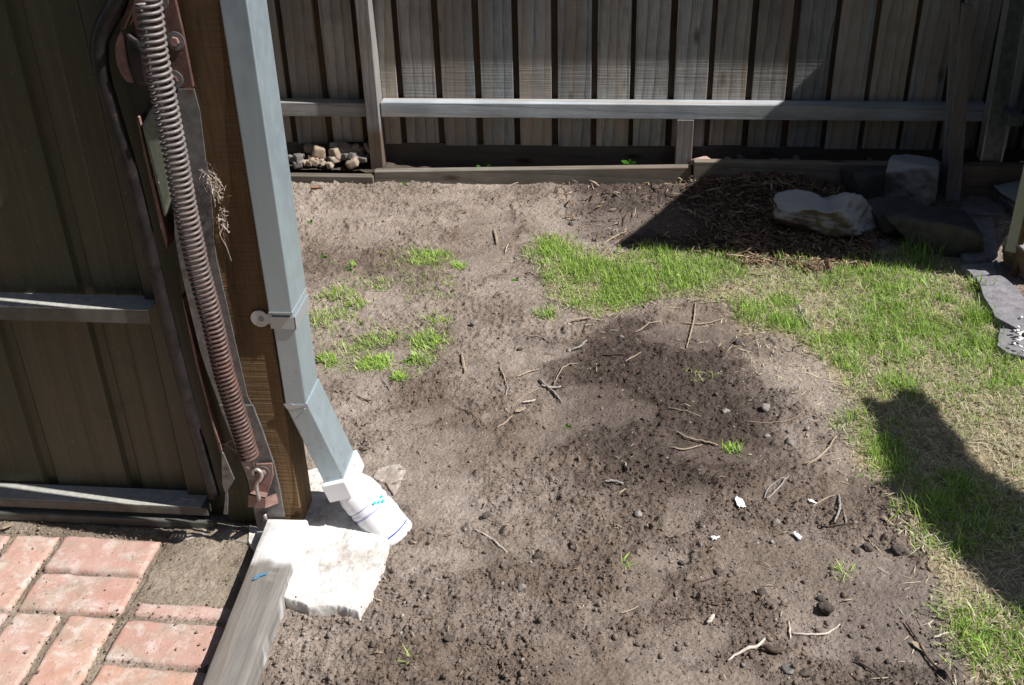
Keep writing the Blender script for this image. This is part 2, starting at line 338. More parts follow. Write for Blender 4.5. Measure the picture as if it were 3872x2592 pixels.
# ------------------------------------------------------------------ terrain
LAWN = wpoly([(1212, 590), (1235, 540), (1290, 548), (1335, 562), (1385, 582), (1440, 572), (1480, 560), (1560, 572), (1640, 582), (1700, 592), (1800, 600), (1900, 604),
  (2000, 602), (2090, 588), (2160, 590), (2205, 625), (2240, 672), (2285, 735), (2300, 780), (2342, 800), (2460, 900), (2460, 1700), (2230, 1620), (2200, 1540), (2175, 1450), (2150, 1330),
  (2105, 1230), (2065, 1160), (2010, 1100), (1945, 1055), (1930, 985), (1955, 925), (1900, 860), (1830, 800), (1755, 765), (1680, 745), (1655, 700),
  (1600, 690), (1500, 688), (1440, 700), (1380, 722), (1330, 712), (1290, 690), (1255, 668), (1235, 640)])
STRAW = wpoly([(1760, 770), (1900, 850), (1960, 930), (1940, 1060), (1890, 960), (1820, 900), (1700, 860), (1640, 790)])
DARK = wpoly([(1230, 770), (1450, 730), (1680, 760), (1780, 900), (1760, 1060), (1560, 1130), (1380, 1100), (1260, 1010), (1300, 900)])
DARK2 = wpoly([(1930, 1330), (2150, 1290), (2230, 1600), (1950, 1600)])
MULCH = wpoly([(1290, 440), (1420, 425), (1590, 440), (1700, 415), (1830, 425), (1930, 460), (1990, 560), (2000, 615), (1700, 606), (1560, 576), (1440, 570), (1330, 540)])
MOUND = G(1740, 470)
def dist_poly(px, py, poly):   # signed-ish distance to a polygon (positive inside)
    poly = np.asarray(poly); n = len(poly); best = np.full(px.shape, 1e9)
    for i in range(n):
        a = poly[i]; e = poly[(i+1) % n]-a; t = np.clip(((px-a[0])*e[0]+(py-a[1])*e[1])/(e@e+1e-12), 0, 1)
        best = np.minimum(best, (px-a[0]-t*e[0])**2+(py-a[1]-t*e[1])**2)
    d = np.sqrt(best); return np.where(inside(px, py, poly), d, -d)
FOOT = [(G(1110, 610), .10, .05, 1.2), (G(1160, 655), .10, .045, .5), (G(1000, 1120), .10, .06, .2), (G(1290, 470), .13, .06, .3), (G(1010, 460), .12, .05, .1), (G(800, 490), .11, .05, .1),
        (G(1480, 1330), .09, .06, 1.4), (G(1570, 1170), .10, .05, 1.2), (G(1540, 1480), .12, .07, .4), (G(950, 960), .12, .05, .5), (G(1310, 1520), .1, .06, 2.2), (G(1640, 1040), .09, .05, .1), (G(1140, 520), .09, .05, .1)]
def domes(x, y, s, seed, p, sq=1.):
    r = np.random.RandomState(seed); T = r.rand(3, 256, 256); P = r.rand(256, 256) < p
    x = x+s*.5*n5(x/s*1.3, y/s*1.3); y = y+s*.5*n6(x/s*1.3, y/s*1.3); xi = np.floor(x/s).astype(int); yi = np.floor(y/s).astype(int); out = np.zeros(x.shape)
    for dx in (-1, 0, 1):
        for dy in (-1, 0, 1):
            a, b_ = (xi+dx) & 255, (yi+dy) & 255; cx = (xi+dx+.15+.7*T[0][a, b_])*s; cy = (yi+dy+.15+.7*T[1][a, b_])*s; rr = s*(.22+.42*T[2][a, b_]**1.6)*P[a, b_]
            out = np.maximum(out, np.sqrt(np.maximum(0, rr*rr-(x-cx)**2-(y-cy)**2)))
    return out*sq
def smoothmask(x, y):
    m = sstep(.0, .30, fbm(n5, x*4.2, y*5.0+3, 3)+.25*fbm(n2, x*25, y*25, 3))
    wx = x+.02*fbm(n3, x*22, y*22, 3); wy = y+.02*fbm(n4, x*22, y*22, 3)
    for c, a, bb, t in FOOT:
        dx = wx-c[0]; dy = wy-c[1]; u = dx*math.cos(t)+dy*math.sin(t); v = -dx*math.sin(t)+dy*math.cos(t)
        m = np.maximum(m, sstep(1.2, .7, np.sqrt((u/(a*1.15))**2+(v/(bb*.9))**2)))
    return m
def height(x, y):
    sm = smoothmask(x, y); ro = 1-.82*sm
    z = .008*fbm(n1, x*2.3, y*2.3, 2) - .004*sm
    z = z + ro*(.008*fbm(n2, x*13, y*13, 3) + .012*np.maximum(fbm(n3, x*34, y*34, 3), -.05) + .0075*np.maximum(fbm(n4, x*85, y*85, 2), -.1)) + .0022*fbm(n6, x*120, y*120, 2)
    lw = np.where(inside(x, y, LAWN), .25, 1.); z = z + (ro*lw)*(domes(x, y, .030, 1, .09, .5)+domes(x, y, .015, 2, .36, .55)+domes(x, y, .0085, 3, .75, .65))
    z = z + .02*sstep(3.55, 3.87, y)*sstep(1.5, .4, x) + .055*np.exp(-(((x-MOUND[0])/.28)**2+((y-MOUND[1]-.05)/.17)**2))
    z = z - .02*np.exp(-(((x+.60)/.07)**2+((y-1.87)/.05)**2))
    ins = (x < -.735+0*y) & (y < 1.95) & (y > .6); z = np.where(ins, -.035, z)
    z = np.where((x < -.66) & (y < 1.62), np.minimum(z, .0), z)
    return z
NX, NY = 1150, 1050
def xl(y): return -1.35-.16*(y-.8)
def xr(y): return .95+.42*(y-.8)
gv = np.linspace(0, 1, NY); gyv = .82+(3.93-.82)*gv**1.25; gu = np.linspace(0, 1, NX)
GX = xl(gyv)[:, None]*(1-gu[None])+xr(gyv)[:, None]*gu[None]; GY = np.repeat(gyv[:, None], NX, 1); GZ = height(GX, GY)
def hz(x, y):
    x = np.atleast_1d(np.asarray(x, float)); y = np.atleast_1d(np.asarray(y, float))
    fx = np.clip((x-xl(y))/(xr(y)-xl(y))*(NX-1), 0, NX-1.001); fy = np.clip((np.clip((y-.82)/(3.93-.82), 0, 1))**(1/1.25)*(NY-1), 0, NY-1.001)
    i = fx.astype(int); j = fy.astype(int); u = fx-i; v = fy-j
    return GZ[j, i]*(1-u)*(1-v)+GZ[j, i+1]*u*(1-v)+GZ[j+1, i]*(1-u)*v+GZ[j+1, i+1]*u*v
def soilcol(x, y):
    sm = smoothmask(x, y)
    c = np.zeros(x.shape+(3,)); lo = np.array((.17, .131, .104)); hi = np.array((.325, .270, .230)); dk = np.array((.062, .046, .039)); th = np.array((.33, .265, .16))
    t = np.clip(.34+1.1*fbm(n7, x*3.1, y*3.1, 5, .6)+.35*sm+.24*sstep(2.4, 3.7, y), 0, 1)[..., None]; c = lo*(1-t)+hi*t
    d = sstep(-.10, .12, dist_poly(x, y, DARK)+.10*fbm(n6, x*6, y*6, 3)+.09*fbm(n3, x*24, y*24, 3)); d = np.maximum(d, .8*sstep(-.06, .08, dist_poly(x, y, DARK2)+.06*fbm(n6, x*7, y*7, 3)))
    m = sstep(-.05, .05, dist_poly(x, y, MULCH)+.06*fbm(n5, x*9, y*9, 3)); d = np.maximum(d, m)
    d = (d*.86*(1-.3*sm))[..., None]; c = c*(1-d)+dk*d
    l = sstep(-.02, .04, dist_poly(x, y, LAWN)+.04*fbm(n2, x*9, y*9, 3))[..., None]*.8; c = c*(1-l)+th*l
    return c
q = np.arange(NX*NY).reshape(NY, NX); Fq = np.stack([q[:-1, :-1], q[:-1, 1:], q[1:, 1:], q[1:, :-1]], -1).reshape(-1, 4)
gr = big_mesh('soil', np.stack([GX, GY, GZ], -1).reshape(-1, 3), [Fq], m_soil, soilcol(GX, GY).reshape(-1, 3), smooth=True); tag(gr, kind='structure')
far = big_mesh('ground', np.array([(-60, -60, -.042), (60, -60, -.042), (60, 60, -.042), (-60, 60, -.042)], float), [np.array([[0, 1, 2, 3]])], m_soil, np.tile((.2, .17, .14), (4, 1))); tag(far, kind='structure')
# garden bed behind the retaining boards
xs = np.linspace(-1.7, 2.3, 300); ys = np.linspace(3.90, 4.07, 20); BX, BY = np.meshgrid(xs, ys); BZ = .055+.02*fbm(n3, BX*14, BY*14, 3)-.03*sstep(-1.0, -.5, BX)*sstep(.6, .2, BX)
q2 = np.arange(BX.size).reshape(BX.shape); F2 = np.stack([q2[:-1, :-1], q2[:-1, 1:], q2[1:, 1:], q2[1:, :-1]], -1).reshape(-1, 4)
tag(big_mesh('garden_bed', np.stack([BX, BY, BZ], -1).reshape(-1, 3), [F2], m_soil, np.tile((.10, .08, .065), (BX.size, 1)), smooth=True), kind='structure')
# sandy strip round the bricks, inside the garage line
xs = np.linspace(-2.6, -.70, 420); ys = np.linspace(.6, 1.99, 320); BX, BY = np.meshgrid(xs, ys)
BZ = -.009+.004*fbm(n3, BX*30, BY*30, 3)+.0035*fbm(n4, BX*90, BY*90, 2)
patch = ((BX > -1.0) & (BY > 1.60) & (BY < 1.86)); BZ = np.where(patch, BZ+.006, BZ); BZ = np.where(BY > 1.80, BZ+.004, BZ)
cs = np.zeros(BX.shape+(3,)); t = np.clip(.5+fbm(n7, BX*9, BY*9, 4), 0, 1)[..., None]; cs = np.array((.20, .16, .12))*(1-t)+np.array((.34, .28, .22))*t
q2 = np.arange(BX.size).reshape(BX.shape); F2 = np.stack([q2[:-1, :-1], q2[:-1, 1:], q2[1:, 1:], q2[1:, :-1]], -1).reshape(-1, 4)
tag(big_mesh('paving_bed', np.stack([BX, BY, BZ], -1).reshape(-1, 3), [F2], m_soil, cs.reshape(-1, 3), smooth=True), kind='structure')

# ------------------------------------------------------------------ scattered stuff
def visible(x, y, z=0., pad=60):
    P = np.stack([x, y, np.full(x.shape, z)-CH], -1); w = P @ w_; u = 1936+F*(P @ r_)/w; v = 1296+F*(P @ d_)/w
    return (w > 0) & (u > -pad) & (u < 3872+pad) & (v > -pad) & (v < 2592+pad)
def notpaved(x, y): return ~((x < -.66) & (y < 1.97))
PADP = [(-.70, 1.62), (-.665, 1.60), (-.62, 1.585), (-.56, 1.59), (-.51, 1.575), (-.498, 1.64), (-.492, 1.72), (-.495, 1.80), (-.55, 1.825), (-.58, 1.86), (-.60, 1.93), (-.585, 2.02), (-.70, 2.06), (-.80, 2.0), (-.73, 1.86), (-.73, 1.62)]
def scatter(n, ic, P, size, col, name, m, sq=(.5, 1.0), sink=.3):
    k = len(ic[0]); r = RS; A = r.uniform(0, 6.28, (n, 3)); D = np.tile(ic[0][None], (n, 1, 1))*(1+r.uniform(-.42, .38, (n, k, 1)))
    D = D*np.stack([np.ones(n), r.uniform(.6, 1, n), r.uniform(sq[0], sq[1], n)], -1)[:, None, :]
    c, s = np.cos(A[:, 0])[:, None], np.sin(A[:, 0])[:, None]; x = D[..., 0]*c-D[..., 1]*s; y = D[..., 0]*s+D[..., 1]*c; z = D[..., 2]
    c, s = np.cos(A[:, 1]*.15)[:, None], np.sin(A[:, 1]*.15)[:, None]; x, z = x*c-z*s, x*s+z*c
    V = np.stack([x, y, z], -1)*size[:, None, None]; V += P[:, None, :]; V[..., 2] += (size*(.6-sink))[:, None]
    Fc = (ic[1][None]+(np.arange(n)*k)[:, None, None]).reshape(-1, 3)
    return big_mesh(name, V.reshape(-1, 3), [Fc], m, np.repeat(col, k, 0))
def rand_ground(n, xr=(-1.3, 2.0), yr=(.85, 3.86)):
    x = RS.uniform(*xr, n); y = RS.uniform(*yr, n); return x, y
x, y = rand_ground(420000)
k = visible(x, y) & notpaved(x, y) & ~inside(x, y, PADP); x, y = x[k], y[k]
pr = (1-.72*smoothmask(x, y))*(.45+1.1*np.clip(.5+1.3*fbm(n2, x*5, y*5, 3), 0, 1))*np.where(inside(x, y, LAWN), .12, 1)*np.where(inside(x, y, MULCH), .4, 1)*np.clip(1.45-.28*y, .3, 1)
k = RS.rand(len(x)) < pr; x, y = x[k], y[k]; n = len(x)
sz = np.minimum(.0010*(1-RS.rand(n))**(-1/2.7), .0062)*np.where(inside(x, y, LAWN), .7, 1)*(.75+.45*np.clip(2.6-y, 0, 1.))
c = soilcol(x, y)*RS.uniform(.85, 1.3, (n, 1)); kk = RS.rand(n) < .02; c[kk] = RS.uniform(.28, .5, (kk.sum(), 1))*np.array((1, .93, .85))
tag(scatter(n, ICO1, np.stack([x, y, hz(x, y)], -1), sz, c, 'soil_crumbs', m_soil), 'loose brown crumbs of dug soil over the bare ground', 'soil crumbs', None, 'stuff')
# crumbs on paving bed patch
n = 26000; x = RS.uniform(-1.9, -.76, n); y = np.where(RS.rand(n) < .4, RS.uniform(1.78, 1.96, n), RS.uniform(1.2, 1.8, n)); k = visible(x, y); x, y = x[k], y[k]; n = len(x)
sz = np.minimum(.0008*(1-RS.rand(n))**(-1/2.6), .004); c = np.array((.27, .22, .17))*RS.uniform(.7, 1.5, (n, 1))
tag(scatter(n, ICO1, np.stack([x, y, np.where(RS.rand(n) < .045, .0035, -.0045)], -1), sz, c, 'sand_grains', m_soil), 'gritty sand grains beside the bricks under the garage door', 'sand', None, 'stuff')
# round gravelly crumbs in the dip under the white pipe
n = 900; x = RS.normal(-.575, .035, n); y = RS.normal(1.852, .018, n); sz = RS.uniform(.0022, .0048, n)
c = np.array((.20, .16, .125))*RS.uniform(.75, 1.4, (n, 1)); z = np.maximum(hz(x, y), .012+.004*RS.rand(n))
tag(scatter(n, ICO1, np.stack([x, y, z], -1), sz, c, 'soil_beads', m_soil, (.8, 1)), 'rounded soil beads heaped in the hollow under the white drain adaptor', 'soil crumbs', None, 'stuff')

n = 260; x = RS.uniform(-.70, -.49, n); y = RS.uniform(1.58, 1.86, n); dd = dist_poly(x, y, PADP); k = (RS.rand(n) < np.where(dd < .010, .7, .10)) & (dd > -.02) & (x > -.668); x, y = x[k], y[k]; n = len(x)
c = np.array((.19, .15, .12))*RS.uniform(.6, 1.4, (n, 1)); tag(scatter(n, ICO1, np.stack([x, y, np.where(dist_poly(x, y, PADP) > 0, .024, .012)], -1), RS.uniform(.0008, .003, n), c, 'soil_crumbs', m_soil), 'soil crumbs spilled on the white concrete footing', 'soil crumbs', None, 'stuff')
# blades ------------------------------------------------------------------------------------------
def blades(P, L, wd, az, lean, curl, col, name, parent=None, m=None):
    n = len(P); dx = np.cos(az); dy = np.sin(az); V = np.zeros((n, 7, 3)); sx = -dy; sy = dx
    for i, (t, ww) in enumerate(((0, 1.), (.4, .9), (.75, .55), (1., 0.))):
        a = lean+curl*t; hor = L*t*np.sin(lean+curl*t*.6); ver = L*t*np.cos(lean+curl*t*.6)
        c = P+np.stack([dx*hor, dy*hor, ver], -1)
        if i < 3:
            o = np.stack([sx, sy, np.zeros(n)], -1)*(wd*ww*.5)[:, None]; V[:, 2*i] = c-o; V[:, 2*i+1] = c+o
        else: V[:, 6] = c
    b0 = (np.arange(n)*7)[:, None]; Q = np.concatenate([b0+np.array([[0, 1, 3, 2]]), b0+np.array([[2, 3, 5, 4]])]); T = b0+np.array([[4, 5, 6]])
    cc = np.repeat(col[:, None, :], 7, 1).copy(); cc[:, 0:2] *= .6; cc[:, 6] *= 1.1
    return big_mesh(name, V.reshape(-1, 3), [Q, T], m or m_grass, cc.reshape(-1, 3), parent=parent)
GREEN = [(G(1260, 575), .16), (G(1340, 620), .17), (G(1440, 640), .2), (G(1560, 640), .17), (G(1500, 580), .12), (G(1700, 720), .13), (G(1800, 745), .12), (G(1620, 610), .10), (G(1400, 680), .12),
         (G(1940, 835), .10), (G(1790, 690), .08), (G(2120, 590), .10), (G(2230, 740), .08), (G(2160, 690), .06), (G(2050, 880), .10), (G(1960, 950), .05), (G(2000, 1030), .10), (G(2030, 1070), .07),
         (G(2150, 1150), .09), (G(2200, 1110), .08), (G(2060, 1240), .03), (G(2230, 1480), .07), (G(2190, 1450), .05), (G(2200, 1250), .05), (G(1320, 700), .06), (G(1250, 640), .06), (G(2240, 660), .06), (G(2100, 760), .07)]
def greenness(x, y):
    g = .47+.8*fbm(n4, x*5, y*5, 3)
    for c, r in GREEN: g = np.maximum(g, 1.05*np.exp(-((x-c[0])**2+(y-c[1])**2)/(r*.75)**2)-.0)
    return np.clip(g+.30*fbm(n2, x*22, y*22, 2), 0, 1)
GR_A, GR_B, ST_A, ST_B = np.array((.18, .36, .045)), np.array((.50, .66, .15)), np.array((.66, .62, .45)), np.array((.50, .42, .27))
n = 620000; x, y = rand_ground(n, (-.5, 2.0), (.9, 3.6)); k = visible(x, y); x, y = x[k], y[k]
dl = dist_poly(x, y, LAWN)+.05*fbm(n3, x*14, y*14, 3)+.06*fbm(n2, x*5, y*5, 2); g = greenness(x, y)
den = np.clip(.42+.75*g+.55*fbm(n6, x*17, y*17, 3), .16, 1)*sstep(-.035, .06, dl); k = RS.rand(len(x)) < den*.82; x, y, g = x[k], y[k], g[k]; n = len(x)
isg = RS.rand(n) < np.clip(g*1.05, .06, .92); t = RS.rand(n, 1); col = np.where(isg[:, None], GR_A*(1-t)+GR_B*t, ST_A*(1-t)+ST_B*t)*RS.uniform(.5, 1.25, (n, 1))
L = np.where(isg, RS.gamma(5, .0042, n)*(.5+.75*g), RS.gamma(4, .0046, n)); L = np.clip(L, .006, .06)
lean = np.where(isg, np.abs(RS.normal(.45, .35, n)), np.clip(RS.normal(1.25, .3, n), .3, 1.55))
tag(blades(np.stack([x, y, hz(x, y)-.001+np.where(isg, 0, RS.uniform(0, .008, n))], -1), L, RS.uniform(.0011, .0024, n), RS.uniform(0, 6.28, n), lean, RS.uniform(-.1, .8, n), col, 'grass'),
    'patchy lawn of green and straw coloured grass at the right', 'grass', None, 'stuff')
# broad leafed blades
n = 900; x, y = rand_ground(n, (-.4, 1.8), (1.0, 3.4)); k = visible(x, y) & (dist_poly(x, y, LAWN) > -.01) & (greenness(x, y) > .45); x, y = x[k], y[k]; n = len(x); t = RS.rand(n, 1)
tag(blades(np.stack([x, y, hz(x, y)], -1), RS.uniform(.025, .06, n), RS.uniform(.003, .0055, n), RS.uniform(0, 6.28, n), RS.uniform(.5, 1.3, n), RS.uniform(0, .8, n), (np.array((.12, .27, .04))*(1-t)+np.array((.25, .42, .08))*t)*RS.uniform(.8, 1.15, (n, 1)), 'broad_grass'),
    'broader bright green blades among the finer lawn grass', 'grass', None, 'stuff')
LEFTP = wpoly([(700, 640), (760, 600), (960, 560), (1060, 590), (1040, 700), (1040, 800), (940, 880), (830, 860), (740, 850)])
n = 9000; x = RS.uniform(-1.0, -.3, n); y = RS.uniform(2.2, 3.5, n); k = inside(x, y, LEFTP) & (fbm(n6, x*9, y*9, 3) > .02+.25*RS.rand(n)); x, y = x[k], y[k]; n = len(x); t = RS.rand(n, 1); isg = RS.rand(n) < .6
tag(blades(np.stack([x, y, hz(x, y)], -1), RS.uniform(.008, .024, n), RS.uniform(.001, .002, n), RS.uniform(0, 6.28, n), RS.uniform(.3, 1.4, n), RS.uniform(0, .8, n), np.where(isg[:, None], GR_A*(1-t)+GR_B*t, ST_A*(1-t)+ST_B*t)*.9, 'thin_grass'),
    'thin scattered blades surviving between the tufts on the left soil', 'grass', None, 'stuff')
# sparse blades on the straw fringe and between
n = 16000; x, y = rand_ground(n, (-.5, 1.6), (1.0, 3.4)); ds = dist_poly(x, y, LAWN); k = visible(x, y) & (ds < .02) & ((RS.rand(n) < np.exp(ds/.035)) | (inside(x, y, STRAW) & (RS.rand(n) < .6))); x, y = x[k], y[k]; n = len(x); t = RS.rand(n, 1)
tag(blades(np.stack([x, y, hz(x, y)+.001], -1), RS.uniform(.012, .045, n), RS.uniform(.001, .003, n), RS.uniform(0, 6.28, n), RS.uniform(1.35, 1.6, n), RS.uniform(-.1, .15, n), (ST_A*1.2*(1-t)+ST_B*t)*RS.uniform(.7, 1.2, (n, 1)), 'straw'),
    'dry straw scattered where the lawn gives way to soil', 'straw', None, 'stuff')
TUFTS = [((985, 592), .06, 420, .8, 'wide grass tuft on the far bare soil, largest below the fence'), ((1050, 610), .018, 90, 1., 'small upright grass tuft right of the wide far tuft'),
 ((765, 680), .05, 330, .5, 'yellowish grass tuft beside the downpipe strap'), ((755, 730), .055, 380, .45, 'dense olive grass tuft close to the downpipe'), ((812, 700), .03, 120, .5, 'thin grass tuft right of the olive one by the downpipe'),
 ((870, 655), .04, 70, .6, 'sparse wispy grass tuft in the middle of the soil'), ((815, 790), .045, 200, .6, 'loose grass tuft above the bright clump near the downpipe elbow'), ((880, 775), .05, 190, .45, 'straggly grass tuft amid the left soil'),
 ((750, 825), .025, 120, 1., 'bright green grass tuft against the downpipe elbow'), ((860, 830), .04, 260, 1., 'bright broad grass tuft lowest of the left patch'), ((1000, 738), .028, 130, .9, 'dark green grass tuft at the top of the right hand cluster'),
 ((985, 785), .045, 260, .9, 'lush grass tuft curling round bare soil'), ((960, 826), .028, 130, .75, 'grass tuft directly below the lush curling one'), ((915, 866), .016, 70, 1., 'tiny grass tuft at the bottom edge of the left patch'),
 ((1245, 605), .018, 60, .9, 'small grass tuft just off the lawn corner'), ((1678, 1025), .02, 60, 1., 'isolated bright grass tuft in the dark soil'), ((810, 610), .012, 16, 1., 'few green shoots on the soil above the tufts'),
 ((1250, 720), .03, 90, .8, 'flat grass tuft at the lower left tip of the lawn'), ((935, 1510), .008, 5, .9, 'few thin green blades at the bottom edge of the soil'), ((1430, 1295), .012, 10, 1., 'pair of curved green blades on the lower soil'),
 ((1930, 1310), .02, 14, .8, 'splayed green blades lying on soil near the clods'), ((1600, 860), .03, 22, .6, 'thin trailing grass among the twigs')]
for (px, py), rad, nb, gg, lab in TUFTS:
    rad *= 1.35; nb = int(nb*1.9)
    c0 = G(px, py); c0[2] = hz(c0[0], c0[1])[0]; a = RS.uniform(0, 6.28, nb); rr = rad*np.sqrt(RS.rand(nb))*RS.uniform(.5, 1.1, nb); X = c0[0]+rr*np.cos(a)*1.15; Y = c0[1]+rr*np.sin(a)
    kk = fbm(n3, X*25, Y*25, 2) > -.22; X, Y = X[kk], Y[kk]; m_ = len(X); t = RS.rand(m_, 1); isg = RS.rand(m_) < .35+.6*gg
    col = np.where(isg[:, None], (GR_A*(1-t)+GR_B*t)*(.8+.35*gg), ST_A*(1-t)+ST_B*t)*RS.uniform(.7, 1.15, (m_, 1))
    P = np.stack([X, Y, hz(X, Y)-.001], -1)-c0
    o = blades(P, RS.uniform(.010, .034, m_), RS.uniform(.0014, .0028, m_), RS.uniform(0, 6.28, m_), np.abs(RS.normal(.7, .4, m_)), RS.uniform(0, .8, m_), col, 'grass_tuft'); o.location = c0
    tag(o, lab, 'grass tuft', 'tufts of grass on the bare soil')

TALL = [((2100, 588), .06, 90, .045, .085, 'tall yellow green weeds in front of the flat slab rock'), ((2238, 735), .035, 80, .03, .06, 'dark green tuft leaning over the sunlit bluestone'), ((2240, 668), .03, 50, .03, .06, 'pale green grass spilling against the bluestone edge'),
  ((1790, 604), .03, 24, .03, .07, 'seedy grass stems standing against the shaded mulch'), ((2100, 1185), .04, 34, .04, .075, 'long lime green blades at the edge of the lawn shadow'), ((2030, 590), .03, 26, .03, .06, 'small tuft between limestone rock and slab rock')]
for (px, py), rad, nb, l0, l1, lab in TALL:
    c0 = G(px, py); c0[2] = hz(c0[0], c0[1])[0]; a = RS.uniform(0, 6.28, nb); rr = rad*np.sqrt(RS.rand(nb)); X = c0[0]+rr*np.cos(a)*1.5; Y = c0[1]+rr*np.sin(a)*.7; t = RS.rand(nb, 1)
    col = (GR_A*(1-t)+np.array((.34, .42, .08))*t)*RS.uniform(.7, 1.1, (nb, 1)); o = blades(np.stack([X, Y, hz(X, Y)-.001], -1)-c0, RS.uniform(l0, l1, nb), RS.uniform(.0018, .0036, nb), RS.uniform(0, 6.28, nb), np.abs(RS.normal(.4, .3, nb)), RS.uniform(0, .9, nb), col, 'weed_clump')
    o.location = c0; tag(o, lab, 'weeds')
# mulch -------------------------------------------------------------------------------------------
def flakes(P, L, wd, th, az, tilt, col, name, m=m_vcol):
    n = len(P); u = np.stack([np.cos(az)*np.cos(tilt), np.sin(az)*np.cos(tilt), np.sin(tilt)], -1)*(L/2)[:, None]; s = np.stack([-np.sin(az), np.cos(az), RS.uniform(-.5, .5, n)], -1)*(wd/2)[:, None]
    h = np.zeros((n, 3)); h[:, 2] = th; bend = np.zeros((n, 3)); bend[:, 2] = L*RS.uniform(-.05, .18, n); bend[:, 0] = L*RS.uniform(-.1, .1, n)
    V = np.stack([P-u-s*.6, P-u+s*.6, P+bend-s, P+bend+s, P+u-s*.5, P+u+s*.5], 1); V = np.concatenate([V, V+h[:, None]], 1)
    f = np.array([[6, 8, 9, 7], [8, 10, 11, 9], [0, 1, 3, 2], [2, 3, 5, 4], [0, 2, 8, 6], [2, 4, 10, 8], [1, 7, 9, 3], [3, 9, 11, 5], [0, 6, 7, 1], [4, 5, 11, 10]])
    Fc = (f[None]+(np.arange(n)*12)[:, None, None]).reshape(-1, 4); return big_mesh(name, V.reshape(-1, 3), [Fc], m, np.repeat(col, 12, 0))
n = 26000; x, y = rand_ground(n, (-.35, 1.3), (3.1, 3.87)); d = dist_poly(x, y, MULCH)+.06*fbm(n3, x*10, y*10, 3); k = (d > -.02) & (RS.rand(n) < .05+.75*sstep(.15, .5, x)); x, y = x[k], y[k]; n = len(x)
pal_ = np.array([(.16, .10, .06), (.28, .19, .12), (.40, .31, .22), (.10, .065, .045), (.22, .13, .075)]); col = pal_[RS.randint(0, 5, n)]*RS.uniform(.7, 1.2, (n, 1)); big = RS.rand(n) < .1
P = np.stack([x, y, hz(x, y)+.003+RS.uniform(0, .014, n)], -1)
tag(flakes(P, np.where(big, RS.uniform(.03, .08, n), RS.uniform(.008, .035, n)), np.where(big, RS.uniform(.002, .009, n), RS.uniform(.001, .006, n)), .0012, RS.uniform(0, 6.28, n), RS.normal(0, .3, n), col, 'mulch'),
    'bark, twig and dead leaf litter heaped below the retaining board', 'mulch', None, 'stuff')
n = 2600; x, y = rand_ground(n, (-1.2, 1.9), (.95, 3.86)); k = visible(x, y) & notpaved(x, y) & (RS.rand(n) < np.where(inside(x, y, LAWN), .9, .30+.5*(dist_poly(x, y, STRAW) > -.12)+.3*(y > 3.6))); x, y = x[k], y[k]; n = len(x)
col = np.array([(.33, .25, .17), (.42, .34, .25), (.2, .14, .09)])[RS.randint(0, 3, n)]*RS.uniform(.7, 1.15, (n, 1))
tag(flakes(np.stack([x, y, hz(x, y)+.004+np.where(inside(x, y, LAWN), .008, 0)], -1), RS.uniform(.006, .026, n), RS.uniform(.0008, .004, n), .001, RS.uniform(0, 6.28, n), RS.normal(0, .12, n), col, 'plant_litter'),
    'fine chips of dead stalk and leaf strewn over soil and lawn', 'litter', None, 'stuff')

# ------------------------------------------------------------------ bricks
def brick(x0, x1, y0, y1, lab, z=0., rz=0., tl=(0, 0), th=.05, name='paving_brick'):
    cx, cy = (x0+x1)/2, (y0+y1)/2; hx, hy = (x1-x0)/2, (y1-y0)/2
    nx, ny = max(4, int(hx*2/.006)), max(4, int(hy*2/.006)); X, Y = np.meshgrid(np.linspace(-hx, hx, nx), np.linspace(-hy, hy, ny))
    e = np.minimum(hx-np.abs(X), hy-np.abs(Y)); cn = fbm(n2, (X+cx)*40, (Y+cy)*40, 3)
    Z = -.006*np.exp(-e/(.0035))*(1+.9*cn)+.0022*fbm(n3, (X+cx)*30, (Y+cy)*30, 3)+tl[0]*X+tl[1]*Y
    X = X*(1-.004*np.exp(-e/.004)/hx)+.0030*fbm(n4, (X+cx)*30, (Y+cy)*30, 3); Y = Y+.0030*fbm(n5, (X+cx)*30, (Y+cy)*30, 2)
    V = np.stack([X, Y, Z], -1).reshape(-1, 3); q = np.arange(nx*ny).reshape(ny, nx); Fq = np.stack([q[:-1, :-1], q[:-1, 1:], q[1:, 1:], q[1:, :-1]], -1).reshape(-1, 4)
    ring = np.concatenate([q[0, :], q[1:, -1], q[-1, -2::-1], q[-2:0:-1, 0]]); lo = V[ring].copy(); lo[:, 2] = -th; o0 = len(V); V = np.concatenate([V, lo]); m_ = len(ring); i = np.arange(m_)
    Fs = np.stack([ring[i], o0+i, o0+(i+1) % m_, ring[(i+1) % m_]], -1)
    o = big_mesh(name, V, [Fq, Fs], m_brick, smooth=False); o.location = (cx, cy, z); o.rotation_euler = (0, 0, rz); tag(o, lab, 'brick', 'clay bricks paved in front of the garage door')
bx, by = -1.241, 1.789
brick(bx, bx+.23, by-.11, by, 'pink brick lying crosswise nearest the garage door', .004, -.01, (-.01, .0))
brick(bx, bx+.23, by-.228, by-.118, 'orange pink brick with pale blotches, second from the door', .002)
brick(bx, bx+.11, by-.466, by-.236, 'red and white stained brick laid lengthwise, left one of the pair below the crosswise bricks')
brick(bx+.118, bx+.228, by-.466, by-.236, 'dirty pinkish brick laid lengthwise, right one of the pair beside the sandy joint')
brick(bx-.118, bx-.008, by-.232, by-.0, 'lilac pink brick laid lengthwise left of the two crosswise bricks', .001)
brick(bx-.236, bx-.126, by-.232, by-.002, 'reddish brick cut by the left edge of the picture near the door')
brick(bx-.236, bx-.008, by-.348, by-.240, 'pale brick end at the left edge, halfway down')
brick(bx-.236, bx-.008, by-.466, by-.356, 'brick end at the lower left edge of the picture')
brick(-.998, -.768, 1.437, 1.547, 'worn pitted crosswise brick against the timber sleeper', .001, -.015)
